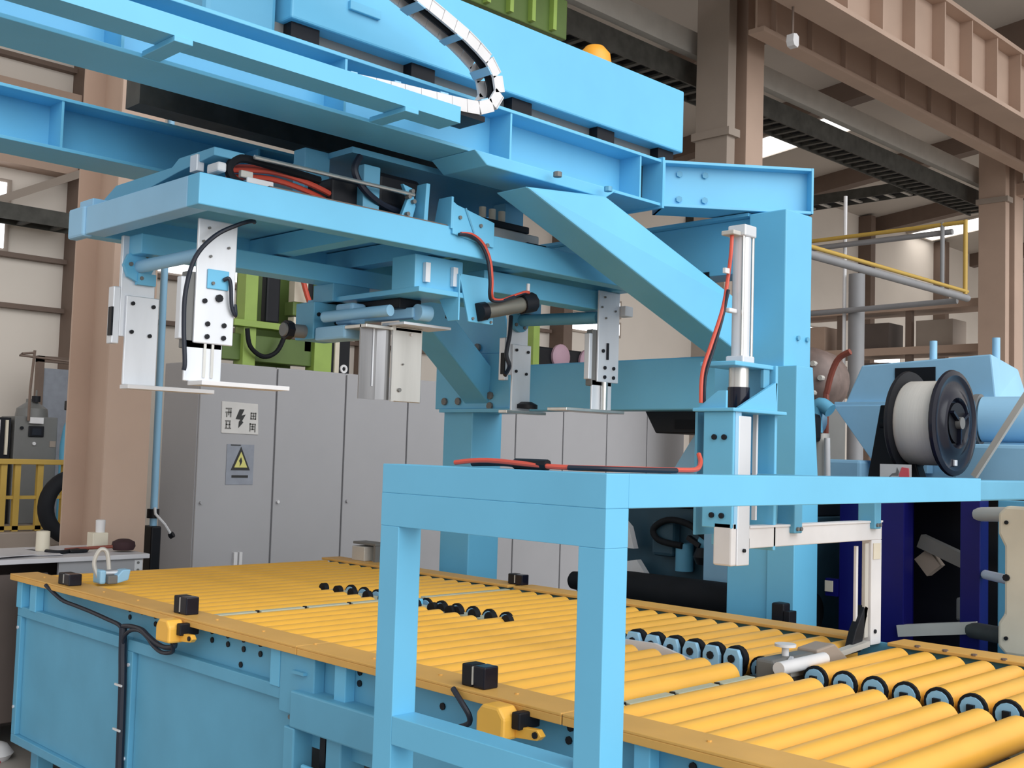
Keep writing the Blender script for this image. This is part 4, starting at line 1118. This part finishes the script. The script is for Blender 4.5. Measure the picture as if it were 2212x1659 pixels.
for z in (1.385, .935, 1.17):
    bolt((-1.765, 4.497, z), 'y', .008 if z != 1.17 else .014, BLACK, db, h=.004)
M().cyl((-1.98, 4.75, 1.40), (-1.70, 4.56, 1.42), .03, 14).obj('upper_shaft', LIGHTBAR, db, smooth=True)
M().cyl((-2.0, 4.74, .915), (-1.72, 4.56, .93), .035, 14).obj('lower_shaft', TRAY, db, smooth=True)
M().cyl((-1.95, 4.75, 1.15), (-1.78, 4.6, 1.15), .02, 12).obj('middle_shaft', ALU, db, smooth=True)
M().box(-1.96, -1.66, 4.9, 4.95, 0, 1.46).obj('backing_panel', BLUE2, db, .004)
M().box(-1.72, -1.64, 4.55, 4.9, 0, .9).obj('support_leg', BLUE2, db, .004)

# machine and black drum behind the conveyor, seen under the guard beam
t = thing('feeder_machine', 'dark blue feeder machine with black hose behind the far rail', 'machine', (-3.7, 5.2, 0))
box('frame', (-4.25, -3.0, 5.1, 5.6, 0, 1.32), DTEAL, t, .01)  # dark colour stands for the dimness under the guard beam
box('top_panel', (-4.3, -3.0, 5.1, 5.6, 1.32, 1.42), BLACK, t, .006)
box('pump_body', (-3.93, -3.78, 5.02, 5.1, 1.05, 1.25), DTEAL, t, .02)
cyl('pump_cylinder', (-3.60, 5.05, 1.14), (-3.30, 5.05, 1.14), .05, BLUE2, t)
cyl('pump_neck', (-3.72, 5.05, .98), (-3.72, 5.05, 1.13), .05, BLUE2, t)
M().lathe((-3.56, 5.04, 1.03), (0, 0, 1), [(0, .06), (.04, .08), (.09, .06)], 16).obj('dark_valve', BLACK, t, smooth=True)
M().tube([(-3.70, 5.0, 1.12), (-3.86, 5.0, 1.14), (-3.90, 5.0, 1.20), (-3.80, 5.0, 1.255), (-3.66, 5.0, 1.24), (-3.55, 5.0, 1.18), (-3.48, 5.0, 1.15)], .018, 10).obj('black_hose', RUBBER, t, smooth=True)
M().bar((-3.66, 5.0, 1.17), (-3.58, 5.0, 1.13), .03, .025).obj('black_lever', BLACK, t)
box('slot_bar', (-3.52, -3.34, 5.07, 5.09, .97, .985), LIGHTBAR, t); box('slot_bar', (-3.52, -3.34, 5.07, 5.09, .91, .925), LIGHTBAR, t)
M().prism([(-4.1, .94), (-3.93, .94), (-4.0, 1.02), (-4.1, 1.0)], 'y', 4.98, 5.02).obj('white_flap', WHITE, t)
M().prism([(-4.12, 1.08), (-4.02, 1.08), (-4.06, 1.2), (-4.12, 1.25)], 'y', 4.98, 5.02).obj('white_flap', WHITE, t)
t = thing('rubber_drum', 'long black rubber drum lying behind the far conveyor rail', 'drum', (-3.6, 4.8, 0))
M().lathe((-4.33, 4.80, .885), (1, 0, 0), [(0, .03), (.02, .05), (.1, .055), (.28, .062), (.36, .09), (1.55, .095)], 24).obj('roll', RUBBER, t, smooth=True)
box('stand', (-3.9, -2.85, 4.74, 4.86, 0, .83), BLACK, t, .004); box('stand', (-4.25, -4.18, 4.76, 4.84, 0, .86), BLACK, t, .004)
t = thing('black_hopper', 'black funnel-shaped hopper below the blue tie beam', 'hopper', (-3.6, 4.9, 1.6))
M().prism([(-3.82, 1.87), (-3.36, 1.87), (-3.36, 1.728), (-3.73, 1.728)], 'y', 4.78, 5.1).obj('bin', BLACK, t, .006)
box('recess', (-3.60, -3.45, 4.775, 4.78, 1.75, 1.80), RUBBER, t)
M().prism([(-3.70, 1.45), (-3.20, 1.45), (-3.20, 1.728), (-3.50, 1.728)], 'y', 4.82, 5.1).obj('pale_chute', PALE, t, .004)
box('pale_stand', (-3.5, -3.2, 4.92, 5.08, 0, 1.45), PALE, t)

# ================================================================== GREEN MACHINE BEHIND THE CABINETS
gm = thing('green_machine', 'lime green machine frame rising behind the cabinets', 'machine', (-9.0, 5.8, 0))
box('post', (-9.0, -8.85, 5.33, 5.46, 0, 3.5), GREEN, gm, .006)
box('post', (-9.0, -8.85, 6.10, 6.30, 0, 3.6), GREEN, gm, .006)
box('rail_strip', (-8.86, -8.84, 6.33, 6.38, 0, 3.6), CREAM, gm)
box('rear_panel', (-9.3, -9.25, 5.5, 6.1, 1.9, 3.6), GREEND, gm)
box('cross_beam', (-8.95, -8.80, 5.2, 6.12, 2.66, 2.72), GREEN, gm, .004)
box('lower_beam', (-9.05, -8.9, 5.15, 6.12, 2.36, 2.60), GREEND, gm, .006)
box('black_column', (-8.95, -8.85, 5.55, 5.70, 2.72, 3.5), BLACK, gm, .02)
box('black_slot', (-8.98, -8.9, 6.02, 6.09, 2.5, 3.4), BLACK, gm)
box('pale_box', (-8.95, -8.85, 5.85, 6.0, 2.95, 3.15), CREAM, gm, .004)
box('pale_box', (-8.9, -8.8, 5.82, 5.98, 2.72, 2.80), CREAM, gm, .004)
box('tank', (-9.0, -8.85, 5.84, 5.98, 2.82, 2.95), GREEND, gm, .01)
box('black_panel', (-9.1, -9.0, 6.40, 6.62, 0, 3.2), BLACK, gm)
M().tube([(-8.78, 5.32, 2.64), (-8.78, 5.36, 2.48), (-8.78, 5.5, 2.40), (-8.78, 5.64, 2.46), (-8.78, 5.72, 2.62)], .022, 8).obj('black_hose', RUBBER, gm, smooth=True)
M().tube([(-8.75, 5.85, 3.2), (-8.75, 5.95, 2.95), (-8.75, 6.1, 2.78)], .025, 8).obj('red_hose', REDH, gm, smooth=True)
for z in (3.05, 2.92, 2.82):
    bolt((-8.848, 6.14, z), 'x', .025, BLACK, gm, h=.004)
o = M().box(-9.0, -8.9, 9.12, 9.22, 0, 3.4).obj('green_post', GREEN); tag(o, 'slim lime green post behind the right clamp arm', 'post')
t = thing('pink_machine', 'dark machine with pink rounded cover behind the tie beam', 'machine', (-9.0, 9.7, 0))
M().box(-9.3, -8.95, 9.25, 10.4, 0, 2.84).obj('body', BLACK, t, .02)
M().lathe((-8.95, 9.62, 2.74), (1, 0, 0), [(0, .15), (.03, .15), (.05, .12)], 20).obj('pink_cover', PINK, t, smooth=True)
M().lathe((-8.95, 10.1, 2.72), (1, 0, 0), [(0, .15), (.03, .15), (.05, .12)], 20).obj('pink_cover', PINK, t, smooth=True)
t = thing('green_hoist', 'green overhead hoist partly hidden behind the blue hood', 'hoist', (-6.3, 6.2, 5.0))
M().box(-6.6, -6.3, 5.5, 6.75, 5.08, 5.42).obj('frame', GREEND, t, .01)
for y in (5.8, 6.05, 6.3, 6.55):
    M().box(-6.3, -6.25, y - .02, y + .02, 5.1, 5.5).obj('rib', GREEN, t)
M().box(-6.5, -6.4, 6.1, 6.2, 5.4, 7.6).obj('hanger', GREEND, t)

# ================================================================== LEFT BACKGROUND
rl = thing('yellow_railing', 'yellow steel railing in front of the grey control box', 'railing', (-8.6, 3.2, .9))
box('top_rail', (-8.62, -8.56, 1.9, 3.70, 1.40, 1.44), YELR, rl, .004)
box('bottom_rail', (-8.62, -8.58, 1.9, 3.70, .91, .94), YELR, rl)
box('mid_rail', (-8.62, -8.59, 1.9, 3.70, 1.14, 1.165), YELR, rl)
for y in (2.3, 2.62, 2.94, 3.20, 3.30, 3.47, 3.66):
    box('post', (-8.62, -8.58, y - .022, y + .022, .9, 1.41), YELR, rl)
pb = thing('tan_plinth', 'tan raised plinth under the yellow railing', 'plinth', (-9.2, 2.8, 0))
box('block', (-10.6, -8.5, .5, 3.68, 0, .9), TANG, pb, .01)
cb = thing('control_box', 'dark grey control box with small display behind the railing', 'control box', (-9.3, 3.7, .9))
box('housing', (-9.6, -9.3, 3.53, 3.88, .9, 1.775), GREYD, cb, .006)
box('display', (-9.3, -9.285, 3.64, 3.765, 1.61, 1.70), BLACK, cb, .006)
box('screen', (-9.285, -9.28, 3.665, 3.74, 1.625, 1.68), DGLASS, cb)
box('white_bracket', (-9.3, -9.27, 3.64, 3.75, 1.72, 1.77), WHITE, cb)
bolt((-9.295, 3.585, 1.68), 'x', .014, BLACK, cb, 'knob', .01); bolt((-9.295, 3.69, 1.555), 'x', .014, WHITE, cb, 'button', .01)
box('label_plate', (-9.3, -9.295, 3.82, 3.87, 1.53, 1.58), TANG, cb)
M().lathe((-9.45, 3.72, 1.775), (0, 0, 1), [(0, .13), (.07, .12), (.12, .05), (.15, .05)], 14).obj('top_housing', GREYD, cb, smooth=True)
M().cyl((-9.4, 3.73, 1.90), (-9.4, 3.73, 1.95), .035, 12).obj('black_knob', BLACK, cb, smooth=True)
M().cyl((-9.4, 3.73, 1.95), (-9.4, 3.73, 2.0), .008, 8).obj('knob_pin', GREYD, cb)
M().tube([(-9.28, 3.63, 1.74), (-9.28, 3.63, 2.0), (-9.28, 3.65, 2.32)], .012, 6, 1).obj('lamp_pole', BROWN, cb, smooth=True)
M().tube([(-9.28, 3.65, 2.30), (-9.28, 3.55, 2.285), (-9.28, 3.53, 2.27), (-9.28, 3.65, 2.265), (-9.28, 3.95, 2.25)], .010, 6, 1).obj('lamp_arm', BROWN, cb, smooth=True)
t = thing('dark_panel_stack', 'black panels with pale edge strips at the far left', 'panels', (-9.5, 3.1, .9))
box('panel', (-9.6, -9.3, 2.2, 3.50, .9, 1.76), BLACK, t)
box('edge_strip', (-9.3, -9.28, 3.455, 3.475, 1.46, 1.74), CREAM, t); box('edge_strip', (-9.3, -9.28, 3.39, 3.41, 1.46, 1.74), WHITE, t)
t = thing('teal_bottle', 'teal gas bottle with dark cap beside the control box', 'bottle', (-9.3, 4.0, 0))
M().lathe((-9.25, 3.96, 0), (0, 0, 1), [(0, .07), (1.55, .07), (1.7, .05), (1.75, .03), (1.84, .03)], 16).obj('body', BLUE2, t, smooth=True)
M().box(-9.29, -9.20, 3.92, 4.0, 1.84, 1.92).obj('cap', BLACK, t, .008)
t = thing('blue_panel_door', 'blue-grey door panel in a dark frame by the wall', 'door panel', (-11.2, 4.6, 0))
box('leaf', (-11.25, -11.2, 4.50, 5.0, 0, 2.3), SIGNB, t); box('frame', (-11.26, -11.18, 4.44, 4.50, 0, 2.42), BROWN, t); box('frame', (-11.26, -11.18, 4.44, 5.0, 2.36, 2.42), BROWN, t)
t = thing('rubber_hoop', 'black rubber hoop leaning behind the tan column', 'hoop', (-8.1, 3.52, .83))
tv = M(); n1, n2 = 36, 12
vs = []; fs = []
for i in range(n1):
    a = 2 * math.pi * i / n1
    for j in range(n2):
        b = 2 * math.pi * j / n2
        r = .225 + .055 * math.cos(b)
        vs.append((-8.05 + .07 * math.sin(b), 3.53 + r * math.cos(a), 1.11 + r * math.sin(a)))
for i in range(n1):
    for j in range(n2):
        fs.append((i * n2 + j, ((i + 1) % n1) * n2 + j, ((i + 1) % n1) * n2 + (j + 1) % n2, i * n2 + (j + 1) % n2))
tv.add(vs, fs).obj('carcass', RUBBER, t, smooth=True)
box('support', (-8.15, -7.95, 3.4, 3.66, 0, .83), BROWN, t)
dk = thing('work_desk', 'small pale-topped work desk behind the conveyor end', 'desk', (-6.2, 2.6, 0))
box('top', (-6.48, -5.84, 1.9, 2.99, .955, .98), DESKM, dk, .003)
box('front_panel', (-5.90, -5.88, 2.50, 2.97, .55, .955), GREY, dk)
box('side_panel', (-6.45, -5.9, 1.95, 1.97, 0, .955), DBROWN, dk); box('side_panel', (-6.45, -5.9, 2.95, 2.97, 0, .955), DBROWN, dk)
box('back_panel', (-6.46, -6.44, 1.95, 2.97, 0, .955), DBROWN, dk)
box('drawer', (-5.91, -5.885, 1.97, 2.45, .15, .9), DBROWN, dk, .004)
box('label_tag', (-5.88, -5.875, 2.92, 2.965, .87, .945), WHITE, dk); bolt((-5.874, 2.94, .93), 'x', .008, GREYD, dk, h=.002); bolt((-5.874, 2.94, .89), 'x', .008, GREYD, dk, h=.002)
t = tag(M().lathe((-6.2, 2.54, .98), (0, 0, 1), [(0, .03), (.005, .036), (.11, .036), (.112, .03), (.02, .03)], 20).obj('cup', CREAM, smooth=True), 'cream cup at the left side of the desk', 'cup')
t = tag(M().box(-6.25, -6.17, 2.81, 2.90, .98, 1.075).obj('carton_block', CREAM, bev=.004), 'cream square box beside the column on the desk', 'box')
t = tag(M().lathe((-6.21, 2.868, 1.075), (0, 0, 1), [(0, .025), (.07, .027), (.072, .02)], 18).obj('paper_cup', WHITE, smooth=True), 'white paper cup standing on the cream box', 'cup')
t = thing('felt_mallet', 'dark maroon round mallet head with red wooden handle on desk', 'mallet', (-6.0, 2.95, .98))
M().lathe((-6.02, 2.92, .99), (0, 0, 1), [(0, .02), (.0, .055), (.02, .065), (.045, .06), (.06, .03), (.062, .005)], 20).obj('head', MAROON, t, smooth=True)
M().tube([(-6.02, 2.88, 1.01), (-6.05, 2.78, 1.005), (-6.1, 2.62, .995)], .009, 8).obj('handle', WOOD, t, smooth=True)
t = thing('dark_tool', 'dark pliers-like tool lying across papers on the desk', 'tool', (-6.1, 2.6, .98))
M().tube([(-6.1, 2.75, .995), (-6.05, 2.62, .99), (-6.02, 2.55, .99), (-6.1, 2.52, .99)], .012, 8).obj('handle', BLACK, t, smooth=True)
M().box(-6.08, -6.02, 2.62, 2.72, .982, 1.0).obj('jaw', BLACK, t, .008)
for k, (x, y, a) in enumerate(((-6.25, 2.35, .1), (-6.05, 2.42, -.2), (-6.28, 2.66, .25), (-6.0, 2.25, .3))):
    c, s_ = math.cos(a), math.sin(a)
    z = .981 + .003 * k
    o = M().prism([(x + dx * c - dy * s_, y + dx * s_ + dy * c) for dx, dy, u in ((-.1, -.14, 0), (.1, -.14, 0), (.1, .14, 0), (-.1, .14, 0))], 'z', z, z + .003).obj('paper_sheet', DESKM)
    tag(o, 'white paper sheet lying on the desk, %s' % ('under the cup', 'under the dark tool', 'beside the cream box', 'at the near left corner')[k], 'paper', 'papers on the desk')
t = thing('blue_pipe', 'thin blue vertical air pipe with white valve beside the cabinets', 'pipe', (-6.9, 3.53, 0))
M().cyl((-6.9, 3.55, 0), (-6.9, 3.51, 7.4), .024, 12).obj('pipe', PALE, t, smooth=True)
M().cyl((-6.9, 3.54, 1.10), (-6.9, 3.54, 1.16), .04, 12).obj('joint', BLACK, t, smooth=True)
M().tube([(-6.86, 3.53, 1.17), (-6.85, 3.53, 1.13), (-6.85, 3.60, 1.06), (-6.85, 3.65, .99)], .010, 8, 1).obj('lever', WHITE, t, smooth=True)
M().cyl((-6.86, 3.645, .98), (-6.84, 3.66, .995), .02, 10).obj('lever_knob', BLACK, t, smooth=True)
M().box(-6.97, -6.83, 3.50, 3.57, .3, 1.05).obj('filter_bowl', BLACK, t, .01)
t = thing('floor_sack', 'white and red sack lying on the floor at lower left', 'sack', (-5.85, 2.1, 0))
M().lathe((-5.82, 2.17, 0), (0, 0, 1), [(0, .10), (.03, .12), (.07, .09), (.09, .04)], 16).obj('white_half', WHITE, t, smooth=True)
M().lathe((-5.80, 2.12, 0), (0, 0, 1), [(0, .11), (.03, .115), (.045, .10)], 16).obj('red_band', REDW, t, smooth=True)
